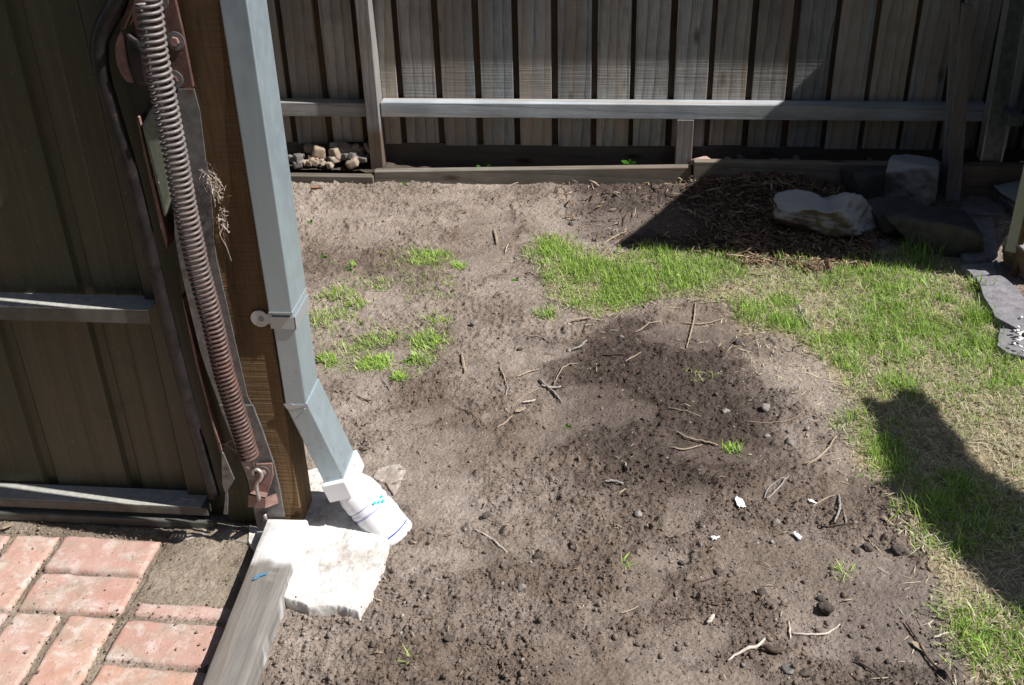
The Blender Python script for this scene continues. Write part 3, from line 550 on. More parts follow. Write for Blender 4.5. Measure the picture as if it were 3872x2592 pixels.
brick(-.998, -.768, 1.317, 1.427, 'orange red crosswise brick at the bottom edge beside the sleeper', -.001, -.015)
brick(-.990, -.770, 1.563, 1.603, 'thin half buried brick strip between the sand and the pitted brick', -.003, -.02)
for i in range(3): brick(bx+.118*i-.118, bx+.118*i-.008, 1.08, 1.312, 'brick in the row below the picture edge, next to the lowest ones', 0)
brick(-.88, -.77, 1.08, 1.31, 'brick in the row below the picture edge, next to the lowest ones', 0)

# ------------------------------------------------------------------ timber sleeper edging
a, bb = G(610, 1188, .05), G(460, 1568, .05); c, d = G(703, 1190, .05), G(560, 1568, .05)
def lerp(p, q, t): return [p[i]+(q[i]-p[i])*t for i in range(3)]
NS = 120; V = []; cc = []
def clampw(v): return max(0., min(1., v))
sect = lambda t: (lerp(a, bb, t), lerp(c, d, t))
prof = [(0, -.06), (0, -.03), (0, -.003), (.04, 0.), (.25, 0), (.45, 0), (.65, 0), (.85, 0), (.96, 0.), (1, -.004), (1.02, -.03), (1.04, -.06)]
for i in range(NS+1):
    t = i/NS*1.75; L_, R_ = sect(t)
    for u, dz in prof:
        X = L_[0]+(R_[0]-L_[0])*u; Y = L_[1]+(R_[1]-L_[1])*u
        V.append((X+.0010*float(n2(np.array(Y*23), np.array(u*2+3))), Y, .05+dz+.0016*float(n3(np.array(X*160), np.array(Y*8)))))
        wgt = clampw((Y-1.675+.05*float(fbm(n5, np.array(X*30), np.array(Y*24), 3))+.02)/.03+.0)*(.75+.5*float(fbm(n3, np.array(X*70), np.array(Y*50), 3)))
        if dz < -.01 and u > .9: wgt = max(wgt, clampw(.15+1.4*float(fbm(n6, np.array(Y*40), np.array(dz*60), 3))))
        cc.append((clampw(wgt),)*3)
V = np.array(V); n_ = len(prof); q = np.arange(len(V)).reshape(NS+1, n_); Fq = np.stack([q[:-1, :-1], q[:-1, 1:], q[1:, 1:], q[1:, :-1]], -1).reshape(-1, 4)
sl_ = big_mesh('timber_sleeper', V, [Fq, np.array([q[0, :]])], m_sleeper, np.array(cc)); tag(sl_, 'grey weathered timber sleeper edging the bricks, its far end splashed white', 'timber edging')
mb = MB(); mb.prism([tuple(Vector(G(*cD(*p), .0535))) for p in [(1865, 575), (1885, 545), (1925, 525), (1975, 518), (1970, 532), (1920, 548), (1890, 570)]], (0, 0, .0006))
o = mb.obj('paint_smear', m_smear, sl_); o['label'] = 'short blue paint smear'
# ------------------------------------------------------------------ concrete footing
def slab(name, poly, z, th, m, lab, cat, n=90, amp=.004, **k):
    n = n*2; P = np.array(poly); lo, hi = P.min(0)-.012, P.max(0)+.012; X, Y = np.meshgrid(np.linspace(lo[0], hi[0], n), np.linspace(lo[1], hi[1], n))
    d = dist_poly(X, Y, poly)+.0035*fbm(n3, X*30, Y*30, 3); Z = z+.7*amp*fbm(n2, X*18, Y*18, 4)+.5*amp*fbm(n4, X*90, Y*90, 3)-(th+.01)*sstep(.0025, -.0025, d)
    q = np.arange(n*n).reshape(n, n); Fq = np.stack([q[:-1, :-1], q[:-1, 1:], q[1:, 1:], q[1:, :-1]], -1).reshape(-1, 4); keep = (d.reshape(-1)[Fq] > -.012).any(1)
    return tag(big_mesh(name, np.stack([X, Y, Z], -1).reshape(-1, 3), [Fq[keep]], m), lab, cat, **k)
slab('concrete_footing', PADP, .026, .04, m_conc, 'rough white concrete footing beside the sleeper under the downpipe', 'footing', 150)
slab('concrete_lump', wpoly([(862, 1070), (915, 1060), (930, 1075), (915, 1110), (900, 1135), (880, 1105), (850, 1095)]), .0015, .02, m_oldconc, 'low broken concrete lump in the soil behind the white drain adaptor', 'concrete', 60)
slab('mortar_patch', [(-.985, 1.80), (-.96, 1.795), (-.92, 1.81), (-.86, 1.80), (-.80, 1.79), (-.785, 1.80), (-.79, 1.87), (-.98, 1.90)], .001, .01, m_oldconc, 'rough mortar patch on the sand under the end of the door', 'mortar', 70, .004)
slab('mortar_patch', [(-.815, 1.795), (-.79, 1.765), (-.772, 1.765), (-.772, 1.84), (-.83, 1.85)], .006, .01, m_conc, 'white mortar dab between sleeper end and door jamb', 'mortar', 50, .005)

# ------------------------------------------------------------------ garage: jamb, post, door
post = thing('timber_post', 'brown sawn timber garage post behind the spring and downpipe', 'post', (-.75, 1.88, 0))
PB = MB(); PB.box((-.792, 1.8405, -.02), (-.6985, 1.925, 2.3)); build(PB, 'post', m_gpost, post, bev=.0025)
# door
door = thing('garage_door', 'dark olive ribbed steel tilt door with rusty side tube', 'garage door', (-1.5, 1.88, 0))
V = []; prof = []
x = -3.4; edge = -.972
ribs = [-1.105+.205*k for k in range(-11, 1)]
xs_ = [-3.4]
for rx in ribs: xs_ += [rx-.020, rx-.012, rx+.006, rx+.018, rx+.075, rx+.078, rx+.081, rx+.13, rx+.133, rx+.136]
zp = {}
P2 = [(-3.4, 0)]
for rx in ribs: P2 += [(rx-.020, 0), (rx-.013, .011), (rx+.006, .011), (rx+.017, 0), (rx+.060, 0), (rx+.063, -.002), (rx+.068, 0), (rx+.115, 0), (rx+.118, -.002), (rx+.123, 0)]
P2 = [p for p in P2 if p[0] < edge-.004]+[(edge, 0)]
mb = MB(); n_ = len(P2); Vv = [(px_, 1.902+py_, z_) for z_ in (.03, 2.15) for px_, py_ in P2]+[(px_, 1.906+py_, z_) for z_ in (.03, 2.15) for px_, py_ in P2]
mb.add(Vv, [(i, i+1, n_+i+1, n_+i) for i in range(n_-1)]+[(2*n_+i+1, 2*n_+i, 3*n_+i, 3*n_+i+1) for i in range(n_-1)]+[(n_-1, 3*n_-1, 4*n_-1, 2*n_-1)])
build(mb, 'panel', m_green, door)
mb = MB(); mb.box((-3.4, 1.840, .531), (-.95, 1.843, .561)); build(mb, 'middle_rail', m_doorrail, door, bev=.001); mb = MB(); mb.box((-3.4, 1.840, .5612), (-.95, 1.899, .5635)); build(mb, 'rail_ledge', m_sundust, door)
mb = MB(); mb.box((-2.4, 1.840, .034), (-.915, 1.898, .056)); build(mb, 'bottom_rail', m_doorrail, door, bev=.002); mb = MB(); mb.box((-2.4, 1.8405, .0565), (-.93, 1.898, .058)); build(mb, 'rail_ledge', m_sundust, door)
mb = MB(); mb.box((-2.4, 1.834, -.002), (-.905, 1.856, .021)); build(mb, 'bottom_bar', m_doorrail, door, bev=.004)
def cat(P, n=6):
    P = [np.array(p, float) for p in P]; P = [P[0]]+P+[P[-1]]; o = []
    for i in range(1, len(P)-2):
        for k in range(n):
            f = k/n; p0, p1, p2, p3 = P[i-1:i+3]; o.append(.5*((2*p1)+(-p0+p2)*f+(2*p0-5*p1+4*p2-p3)*f*f+(-p0+3*p1-3*p2+p3)*f**3))
    return o+[P[-2]]
tp = [(318, -60), (275, 0), (240, 60), (228, 110), (236, 180), (258, 255), (310, 430), (372, 690), (438, 945), (490, 1135)]
mb = MB(); mb.tube([at(*p, 1.842) for p in cat(tp)], [.0135+.0055*max(0, 1-i/38) for i in range(len(cat(tp)))], 18); build(mb, 'side_tube', m_darksteel, door, smooth=True)
# jamb channel
jamb = thing('door_jamb', 'steel door jamb with rusty brackets screwed to the timber post', 'door frame', (-.82, 1.85, 0))
mb = MB(); mb.box((-.975, 1.884, -.01), (-.793, 1.90, 2.2)); build(mb, 'backing_sheet', m_green, jamb)
mb = plate([cA(560, 1150), cA(640, 1000), cA(700, 950), cB(330, 0), cB(372, 200), cB(398, 380), cB(342, 525), cB(280, 260), cB(215, 0)], 1.834, .045); build(mb, 'green_channel', m_chan, jamb, bev=.008, seg=5)
mb = plate([cB(430, 870), cB(445, 830), cB(520, 1080), cC(715, 0), cC(900, 560), cC(1050, 1000), cC(1140, 1420), cC(865, 1410), cC(862, 1130), cC(925, 1000), cC(812, 750), cC(600, 0), cB(500, 1210)], 1.862, .02); build(mb, 'green_channel', m_green, jamb, bev=.002)
mb = plate([cA(522, 1075), cA(534, 1085), cA(648, 1568), cB(300, 370), cB(364, 640), cB(362, 692), cB(330, 590), cB(235, 170)], 1.842, .04); build(mb, 'rusted_flange', m_rustp, jamb)
mb = plate([cB(448, 970), cB(462, 1010), cB(530, 1290), cC(612, 0), cC(730, 440), cC(812, 750), cC(800, 756), cC(715, 440), cC(596, 0), cB(515, 1290)], 1.842, .04); build(mb, 'rusted_flange', m_rustp, jamb)
mb = plate([cA(900, 815), cA(1045, 815), cA(1100, 1020), cA(1165, 1560), cB(600, 180), cB(630, 440), cB(640, 640), cB(660, 770), cB(840, 1568), cC(1095, 330), cC(800, 330), cB(600, 1420), cB(560, 1300), cB(500, 1060), cB(440, 800), cB(408, 612), cB(400, 370), cA(820, 1500), cA(770, 1200)], 1.837, .003)
build(mb, 'face_strip', m_steel, jamb, bev=.0015)
mb = plate([cC(790, 322), cC(1098, 324), cC(1190, 560), cC(1290, 850), cC(1345, 1080), cC(1390, 1340), cC(1150, 1485), cC(1100, 1240), cC(1050, 1000), cC(900, 600)], 1.826, .006); bp_ = build(mb, 'base_plate', m_steel, jamb, bev=.0012)
mb = plate([cA(470, -60), cA(862, -60), cA(950, 320), cA(1042, 800), cA(690, 822), cA(625, 815), cA(585, 630), cA(575, 480), cA(520, 330), cA(465, 110)], 1.822, .008); build(mb, 'bracket_plate', m_rust, jamb, bev=.002)
mb = plate([cA(372, 290), cA(340, 350), cA(325, 430), cA(328, 520), cA(350, 620), cA(385, 690), cA(430, 748), cA(488, 765), cA(470, 710), cA(445, 640), cA(425, 570), cA(412, 470), cA(400, 380), cA(385, 310)], 1.795, .006); build(mb, 'curved_bracket', m_rustp, jamb, bev=.0015)
mb = plate([cA(478, -10), cA(455, 10), cA(365, 280), cA(372, 290), cA(480, 50), cA(500, 0)], 1.80, .05); build(mb, 'curved_bracket', m_rust, jamb)
mb = plate([cA(400, 380), cA(420, 300), cA(520, 370), cA(590, 480), cA(600, 620), cA(640, 800), cA(500, 770), cA(445, 640)], 1.845, .02); build(mb, 'pivot_boss', m_darksteel, jamb, bev=.006)
mb = plate([cC(815, 752), cC(830, 765), cC(930, 1000), cC(905, 1050), cC(862, 1112), cC(845, 1112), cC(820, 1040)], 1.812, .004); mb = plate([cC(850, 1110), cC(864, 1112), cC(870, 1180), cC(866, 1320), cC(832, 1318), cC(845, 1200)], 1.812, .006, mb); build(mb, 'corner_tab', m_steel, jamb)
def bolt(px, Y, r, root, m=m_rustp, wr=1.9):
    c0 = at(*px, Y); w = MB(); w.tube([(c0[0], Y, c0[2]), (c0[0], Y-.0022, c0[2])], r*wr, 28); wa = build(w, 'washer', m_steel, root)
    h = MB(); h.tube([(c0[0], Y-.0022, c0[2]), (c0[0], Y-.0085, c0[2])], r, 6); build(h, 'bolt_head', m, root, bev=.0008)
bolt(cA(878, 375), 1.8215, .0085, jamb); bolt(cA(868, 725), 1.8215, .0085, jamb, m_rust); bolt(cA(730, 10), 1.8215, .0085, jamb, m_rust); bolt(cC(1195, 925), 1.8145, .0075, jamb)
# anchor bracket
mb = plate([cC(1140, 862), cC(1275, 855), cC(1287, 962), cC(1262, 1050), cC(1228, 1150), cC(1222, 1250), cC(1150, 1240), cC(1095, 1110), cC(1120, 980)], 1.815, .005)
an = build(mb, 'spring_anchor', m_rustp, jamb, bev=.001)
q0 = [at(*cC(*p), 1.79) for p in [(1062, 1130), (1215, 1160), (1212, 1262), (1056, 1250)]]
mb = MB(); mb.prism(q0, (0, .003, 0)); q1 = [at(*cC(1130, 1165), 1.79), at(*cC(1215, 1160), 1.79)]
mb.prism([at(*cC(1212, 1165), 1.79), at(*cC(1212, 1262), 1.79), at(*cC(1345, 1212), 1.83), at(*cC(1322, 1122), 1.83)], (.002, .002, 0))
mb.prism([at(*cC(1062, 1130), 1.79), at(*cC(1110, 1100), 1.815), at(*cC(1235, 1120), 1.815), at(*cC(1215, 1160), 1.79)], (0, 0, -.003))
build(mb, 'spring_anchor', m_rustp, jamb)
mb = MB(); c0 = at(*cC(1205, 1310), 1.82); mb.tube([c0, (c0[0]+.001, c0[1], c0[2]-.02)], .0045, 10); build(mb, 'pin', m_hook, jamb, smooth=True)
# spring
spr = thing('coil_spring', 'long rusty coil spring hung down the side of the garage door', 'spring', (-.8, 1.785, .2))
cl = [(338, -60), (339, 0), (354, 120), (378, 240), (402, 360), (424, 480), (452, 610), (487, 740), (514, 860), (545, 960), (571, 1045)]
pts = [at(*p, 1.776) for p in cl]; seg = [0]
for i in range(1, len(pts)): seg.append(seg[-1]+np.linalg.norm(pts[i]-pts[i-1]))
tot = seg[-1]; path = []
PA, PBb = .0119, .0092
turns = tot/(PBb-PA)*math.log(PBb/PA); NN = int(turns*22)
for i in range(NN+1):
    s = i/NN*tot; fr = s/tot; j = min(max([k for k in range(len(seg)) if seg[k] <= s+1e-9]), len(pts)-2); t = (s-seg[j])/(seg[j+1]-seg[j]); c0 = pts[j]*(1-t)+pts[j+1]*t
    ph = 2*math.pi*tot/(PBb-PA)*math.log((PA+(PBb-PA)*fr)/PA)
    R0 = .0205-.0022*fr; ax = (pts[j+1]-pts[j]); ax = ax/np.linalg.norm(ax); u = np.cross(ax, (0, 1, 0)); u /= np.linalg.norm(u); v = np.cross(ax, u)
    path.append(c0+R0*(u*math.cos(ph)+v*math.sin(ph)))
e0 = path[-1]; cbot = pts[-1]
path += [tuple(cbot+np.array((.004, -.004, -.006))), tuple(cbot+np.array((.003, 0, -.016))), tuple(at(*cC(1125, 905), 1.79))]
mb = MB(); mb.tube(path, .0031, 8); build(mb, 'coil', m_spring, spr, smooth=True)
mb = MB(); mb.tube([at(*cC(*p), 1.792) for p in [(1115, 850), (1108, 880), (1100, 915), (1125, 950), (1140, 930), (1136, 880), (1132, 850)]], .0028, 8); build(mb, 'end_loop', m_spring, spr, smooth=True)
hk = MB(); hk.tube([at(*cC(*p), 1.786) for p in [(1106, 955), (1098, 925), (1118, 905), (1150, 912), (1178, 935), (1182, 965), (1168, 1000), (1145, 1020), (1134, 1045), (1136, 1080), (1146, 1130), (1158, 1165), (1150, 1185)]], .0042, 12)
build(hk, 's_hook', m_hook, spr, smooth=True)
mb = plate([cC(1035, 890), cC(1060, 895), cC(1100, 935), cC(1135, 950), cC(1125, 978), cC(1095, 975), cC(1060, 930)], 1.79, .003); build(mb, 'hook_tip', m_rustp, spr)

# ------------------------------------------------------------------ downpipe
dp = thing('downpipe', 'rectangular zinc downpipe strapped to the timber post', 'downpipe', (-.67, 1.88, .1))
X0, X1, Y0, Y1 = -.6965, -.6475, 1.829, 1.934
mb = MB(); mb.box((X0, Y0, .571), (X1, Y1, 2.4)); build(mb, 'upper_shaft', m_pipe, dp, bev=.003, seg=3)
mb = MB(); mb.box((X0+.002, Y0+.007, .349), (X1-.0015, Y1-.002, .5708)); build(mb, 'lower_shaft', m_pipe, dp, bev=.003, seg=3)
el = [(X0+.001, .349), (X1-.0005, .3525), (-.5895, .159), (-.6330, .146), (X0+.002, .335)]
mb = MB(); mb.prism([(x_, Y0+.006, z_) for x_, z_ in [(X0+.0005, .349), (X1+.0005, .354), (-.5875, .157), (-.6335, .143)]], (0, Y1-Y0-.006, 0)); build(mb, 'elbow', m_pipe, dp, bev=.003, seg=3)
mb = MB(); mb.prism([(x_, Y0+.005, z_) for x_, z_ in [(X0-.001, .350), (X0+.016, .353), (X0+.020, .349), (X1-.004, .350), (X1+.001, .3545), (X1+.0012, .348), (X1-.014, .343), (X0+.016, .338), (X0+.005, .338)]], (0, .0012, 0)); build(mb, 'crimped_seam', m_strap, dp)
st_ = MB(); st_.box((X0-.002, Y0+.0035, .532), (X1+.003, Y0+.006, .560)); st_.box((X1-.001, Y0+.0035, .532), (X1+.0025, Y1, .560)); stp = build(st_, 'strap', m_strap, dp, bev=.001)
mb = MB(); mb.box((X1-.0005, Y0-.0032, .571), (X1+.0012, Y1, .574)); mb.box((X0, Y0-.0015, .5695), (X1+.001, Y0+.001, .5725)); build(mb, 'joint_lip', m_strap, dp)
c0 = at(594, 730, 1.833); mb = MB(); mb.tube([(c0[0], 1.8352, c0[2]), (c0[0], 1.8332, c0[2])], .0185, 40); mb.box((c0[0], 1.8334, c0[2]-.011), (X0+.004, 1.835, c0[2]+.011)); build(mb, 'strap_ear', m_strap, dp)
mb = MB(); mb.tube([(c0[0]+.003, 1.8333, c0[2]), (c0[0]+.003, 1.8325, c0[2])], .0055, 16); mb.tube([(c0[0]+.003, 1.8326, c0[2]), (c0[0]+.003, 1.8305, c0[2])], .0028, 12); build(mb, 'rivet', m_galv, dp)
mb = MB(); mb.tube([(X1-.006, Y0+.0055, .340), (X1-.006, Y0+.003, .340)], .0022, 10); build(mb, 'rivet', m_strap, dp)
# PVC adaptor
pv = thing('drain_adaptor', 'white plastic drain adaptor taped to the downpipe foot and running into soil', 'drain pipe', (-.55, 1.88, .03))
A17 = math.radians(17.3); ux = np.array((math.cos(A17), 0, math.sin(A17)*1.0)); dn = np.array((math.sin(A17), 0, -math.cos(A17)))
P0 = np.array((-.6345, Y0-.006, .1455))
def sk(u, dwn, yy): return tuple(P0+ux*u+dn*dwn+np.array((0, yy, 0)))
mb = MB(); mb.prism([sk(-.004, -.001, 0), sk(.053, -.001, 0), sk(.053, .046, 0), sk(-.004, .046, 0)], (0, .118, 0)); build(mb, 'socket', m_pvc, pv, bev=.003, seg=3)
for uu, dd in ((.0535, 0.014), (.0535, .012)):
    pass
for yy in (.035, .075): mb = MB(); p_ = np.array(sk(.0528, .010+(.075-yy)*.05, yy)); mb.tube([p_, p_+ux*.0015], .0035, 12); build(mb, 'rivet', m_strap, pv)
a0 = np.array((-.596, 1.880, .118)); a1 = np.array((-.494, 1.852, -.012)); n_ = 18; Rr = []; Pp = []
for i in range(40):
    t = i/39; Pp.append(a0*(1-t)+a1*t+np.array((.004*math.sin(t*2), 0, 0))); r_b = .034+.012*sstep(.0, .22, t)+(.0015 if (i//7) % 2 else 0)*(t > .3)-.004*sstep(.85, 1, t); Rr.append(float(r_b))
mb = MB(); mb.tube(Pp, Rr, 36); body = build(mb, 'round_pipe', m_pvc, pv, smooth=True)
def ring(t0, t1, r, name, m, skew=0.):
    mb = MB(); P_ = [a0*(1-t)+a1*t+np.array((.004*math.sin(t*2), 0, 0)) for t in (t0, (t0+t1)/2, t1)]; mb.tube(P_, [r-.001, r+.0006, r-.001], 36); return build(mb, name, m, pv, smooth=True)
ring(.40, .46, .0473, 'tape_band', m_tape); ring(.60, .70, .0474, 'tape_band', m_tape); ring(.47, .478, .0474, 'blue_line', m_bluep); ring(.36, .366, .0470, 'blue_line', m_bluep); ring(.862, .875, .0462, 'blue_line', m_bluep)
def ringarc(t0, t1, g0, g1, r, name, m):
    ax = a1-a0; ax = ax/np.linalg.norm(ax); uu = np.array((0, 0, 1.))-ax*ax[2]; uu /= np.linalg.norm(uu); vv = np.cross(ax, uu); V = []
    for t in (t0, t1):
        c0 = a0*(1-t)+a1*t+np.array((.004*math.sin(t*2), 0, 0))
        for k in range(9): a = math.radians(g0+(g1-g0)*k/8); V.append(c0+r*(uu*math.cos(a)+vv*math.sin(a))); V.append(c0+(r+.0006)*(uu*math.cos(a)+vv*math.sin(a)))
    mb = MB(); mb.add(V, [(2*i+1, 2*i+3, 18+2*i+3, 18+2*i+1) for i in range(8)]+[(2*i, 18+2*i, 18+2*i+2, 2*i+2) for i in range(8)]+[(0, 1, 19, 18), (17, 16, 34, 35)]); build(mb, name, m, pv)
for t0, g0 in ((.38, -4), (.40, 14), (.43, 2), (.37, 24)): ringarc(t0, t0+.035, g0, g0+10, .0484, 'cyan_print', m_cyan)
ringarc(.872, .885, -20, 150, .0462, 'blue_line', m_bluep)
ring(.90, 1.0, .0462, 'torn_end', m_pvc)

# ------------------------------------------------------------------ fence
YF = 4.012
fence = thing('timber_fence', 'weathered grey paling fence across the back of the yard', 'fence', (0, YF, 0))
edges = [(cG(235, 825), cG(490, 825)), (cG(545, 825), cG(805, 825)), (cG(870, 825), cG(1130, 825)), (cG(1180, 825), cG(1455, 825)), (cG(1510, 825), cG(1785, 825)), (cG(1840, 825), cF(93, 825)), (cF(145, 825), cF(415, 825)), (cF(470, 825), cF(750, 825)),
         (cF(800, 825), cF(1075, 825)), (cF(1115, 825), cF(1395, 825)), (cF(1450, 825), cF(1728, 825)), (cF(1775, 825), cF(2055, 825)), (cF(2110, 825), cE(215, 825)), (cE(275, 825), cE(560, 825)), (cE(605, 825), cE(885, 825)), (cE(930, 825), cE(1220, 825)), (cE(1262, 825), cE(1545, 825))]
spans = [(at(*a_, YF)[0], at(*b_, YF)[0]) for a_, b_ in edges]
while spans[0][0] > -2.2: spans.insert(0, (spans[0][0]-.147, spans[0][0]-.023))
while spans[-1][1] < 2.6: spans.append((spans[-1][1]+.023, spans[-1][1]+.147))
for i, (xa, xb) in enumerate(spans):
    mb = MB(); tw = RS.uniform(-.0015, .0015); z0 = .126+RS.uniform(-.006, .006)
    mb.box((xa, YF+tw, z0), (xb, YF+.014+tw, 1.62+RS.uniform(-.01, .01))); o = mb.obj('paling', m_pal, None, bev=.0015, loc=(xa, YF, 0)); o.parent = fence; o.matrix_parent_inverse = Matrix.Translation((0, -YF, 0))
    if i < len(spans)-1:
        mb = MB(); xc = (xb+spans[i+1][0])/2; mb.box((xc-.055, YF+.017, .127), (xc+.055, YF+.031, 1.60)); o = mb.obj('back_paling', m_pal_dark, None, loc=(xc, YF, 0)); o.parent = fence; o.matrix_parent_inverse = Matrix.Translation((0, -YF, 0))
def fpart(mb, name, m, **k):
    o = mb.obj(name, m, None, **k); o.parent = fence; o.matrix_parent_inverse = Matrix.Translation((0, -YF, 0)); return o
fpart(MB().box((-2.4, 4.018, -.05), (2.7, 4.04, .128)), 'plinth_board', m_plinth)
pL, pR = at(cG(975, 835)[0]-26, 300, 3.93)[0], at(886, 300, 3.93)[0]
pL = at(840, 300, 3.925)[0]; pR = at(869, 300, 3.925)[0]
fpart(MB().box((pL, 3.925, -.05), (pR, 4.010, 1.62)), 'fence_post', m_fpost, bev=.002, loc=(pL, YF, 0))
rz0, rz1 = .2535, .3105
fpart(MB().box((pR+.004, 3.9515, rz0), (at(2258, 250, 3.95)[0], 4.0105, rz1)), 'lower_rail', m_rail, bev=.003, loc=(0, YF, .28))
fpart(MB().box((-2.4, 3.9525, rz0), (pL-.003, 4.0105, rz1-.003)), 'lower_rail', m_rail, bev=.003, loc=(-1.5, YF, .28))
fpart(MB().box((pR+.004, 3.9515, .966), (2.6, 4.0105, 1.026)), 'middle_rail', m_rail, bev=.003, loc=(0, YF, .95))
fpart(MB().box((-2.4, 3.9525, .966), (pL-.003, 4.0105, 1.026)), 'middle_rail', m_rail, bev=.003, loc=(-1.5, YF, .95))
fpart(MB().box((-2.4, 3.9525, 1.50), (2.6, 4.0105, 1.56)), 'top_rail', m_rail, bev=.003, loc=(0, YF, 1.5))
sx0, sx1 = at(1546, 320, 3.96)[0], at(1584, 320, 3.96)[0]
fpart(MB().box((sx0, 3.946, -.02), (sx1, 4.009, rz0-.001)), 'short_post', m_stake, bev=.002, loc=(sx0, YF, 0))
# retaining boards
def rboard(x0, x1, z1, y0, lab, th=.036, dz=0.):
    mb = MB(); mb.prism([(x0, y0, -.12), (x1, y0, -.12), (x1, y0, z1+dz), (x0, y0, z1)], (0, th, 0)); o = mb.obj('retaining_board', m_board, bev=.003, loc=((x0+x1)/2, y0, 0)); tag(o, lab, 'retaining board', 'timber boards retaining the bed under the fence')
xj = at(853, 400, 3.86)[0]; xk = at(1584, 400, 3.87)[0]
rboard(-2.2, xj, at(760, 404, 3.853)[2], 3.853, 'short pale retaining board behind the downpipe, left end of the row')
rboard(xj+.002, xk-.006, at(900, 394, 3.870)[2], 3.870, 'long grey retaining board between fence post and short post', .036, at(1560, 383, 3.87)[2]-at(900, 394, 3.87)[2])
rboard(xk+.002, 1.9, at(1700, 372, 3.862)[2], 3.862, 'tall dark retaining board in shadow behind the rocks')
# brick chunk on the bed
c0 = at(1603, 368, 3.895); rock('brick_piece', (c0[0], 3.93, .085), (.085, .06, .035), 5, m_brick, ICO3, .2, .02, 8, label='broken red brick piece behind the board beside the short post', cat='brick')
# stones behind boards
for i in range(46):
    px = random.uniform(668, 850); c0 = at(px, 385, 3.95); yy = random.uniform(3.905, 3.995); s0 = random.uniform(.016, .042)*(1.2 if yy > 3.95 else 1)
    rock('gravel_stone', (c0[0], yy, .062+(yy-3.9)*.35+random.uniform(0, .012)), (s0*random.uniform(.9, 1.5), s0, s0*random.uniform(.7, 1.1)), 100+i, m_gravel if random.random() < .75 else m_gravel2, ICO3, random.uniform(0, 6), .02, 8, False, random.uniform(-.5, .5), .2, (.38, .9), True,
         label='angular pale gravel stone piled behind the short retaining board by the downpipe', cat='stone', group='gravel behind the short board')
for i in range(44):
    px = random.uniform(1640, 2110) if i > 28 else random.uniform(1640, 1850); c0 = at(px, 360, 3.95); yy = random.uniform(3.91, 3.99); s0 = random.uniform(.010, .028)
    rock('gravel_stone', (c0[0], yy, .070+random.uniform(0, .014)), (s0*random.uniform(1, 1.6), s0, s0*random.uniform(.5, 1)), 200+i, m_gravel2 if random.random() < .7 else m_gravel, ICO3, random.uniform(0, 6), .02, 8, False, random.uniform(-.5, .5), .2, (.38, .9), True,
         label='dusky gravel stone in the shaded bed behind the tall retaining board', cat='stone', group='gravel in the shaded bed')
# seedlings
def leafplant(c0, leaves, lab, col=(.16, .42, .04), name='seedling'):
    root = thing(name, lab, 'weed', c0)
    for (dx, dz, l, wd, a) in leaves:
        base = Vector((dx, random.uniform(-.006, .006), dz)); d = Vector((math.cos(a), -.25, math.sin(a))); s = Vector((-math.sin(a), -.2, math.cos(a)))
        P = [base, base+d*l*.35+s*wd*.5, base+d*l*.75+s*wd*.4, base+d*l, base+d*l*.75-s*wd*.4, base+d*l*.35-s*wd*.5]
        mb = MB(); n0 = d.cross(s).normalized()*.0006; mb.prism(P, n0); stp_ = mb.tube([(0, 0, -.02), base], .0008, 5)
        me = mb.obj('leaf', m_leaf, root)
m_leaf = mat('young_leaf', (.12, .36, .03), .45); b = NB(m_leaf); tr = b.n('BsdfTranslucent'); tr.inputs[0].default_value = (.2, .5, .04, 1); mx = b.n('MixShader'); mx.inputs[0].default_value = .4
b.l(b.b.outputs[0], mx.inputs[1]); b.l(tr.outputs[0], mx.inputs[2]); b.l(mx.outputs[0], b.t.nodes['Material Output'].inputs[0])
c0 = at(1440, 376, 3.925); leafplant(tuple(c0), [(-.002, .004, .034, .014, 2.7), (.004, .002, .022, .013, .5), (0, .006, .018, .012, 1.6)], 'bright green seedling peeping over the long retaining board')
c0 = at(1105, 382, 3.93); leafplant(tuple(c0), [(-.01, 0, .018, .009, 2.8), (.012, .002, .02, .012, .4)], 'dim green seedling in shadow behind the long retaining board')
for i, (px, py, lab) in enumerate([(797, 625, 'single round leaf weed left of the far tufts'), (712, 510, 'tiny green weed beside the downpipe'), (928, 436, 'tiny weed on the soil just below the retaining board'), (1180, 640, 'small green sprig on the trodden soil path'), (1297, 980, 'tiny bright weed in the dark soil'),
        (930, 830, 'tiny weed below the middle grass tufts'), (740, 590, 'small weed on the left soil beside the downpipe'), (1515, 415, 'green sprig against the long retaining board')]):
    c0 = G(px, py); c0[2] = hz(c0[0], c0[1])[0]+.004; leafplant(tuple(c0), [(0, 0, .016, .009, .3+i), (0, .002, .014, .008, 2.2+i), (0, 0, .012, .007, 4+i)], lab)

# ------------------------------------------------------------------ stake, metal post, gate
def post_px(pts, Y, th, name, m, lab, cat, bev=.002):
    mb = plate(pts, Y, th); lo = at(*pts[0], Y); o = mb.obj(name, m, bev=bev, loc=(lo[0], Y, 0)); return tag(o, lab, cat)
post_px([(2205, 12), (2228, 14), (2196, 474), (2160, 470)], 3.80, .035, 'timber_stake', m_stake, 'silvery square stake standing in front of the fence, lower top', 'stake')
post_px([(2184, -60), (2200, -60), (2186, 250), (2158, 470), (2152, 468), (2168, 240)], 3.838, .03, 'timber_stake', m_stake, 'taller dark stake right behind the silvery one', 'stake')
gp = thing('metal_post', 'galvanised steel gate post standing on the retaining board', 'post', (1.25, 3.9, .09))
mb = plate([(2318, -60), (2360, -60), (2342, 135), (2288, 371), (2242, 369)], 3.895, .003); build(mb, 'front_face', m_galv, gp)
mb = plate([(2360, -60), (2364, -60), (2346, 135), (2292, 371), (2288, 371)], 3.885, .055); build(mb, 'side_lip', m_strap, gp)
mb = plate([(2318, -60), (2321, -60), (2245, 369), (2242, 369)], 3.893, .055); build(mb, 'side_lip', m_strap, gp)
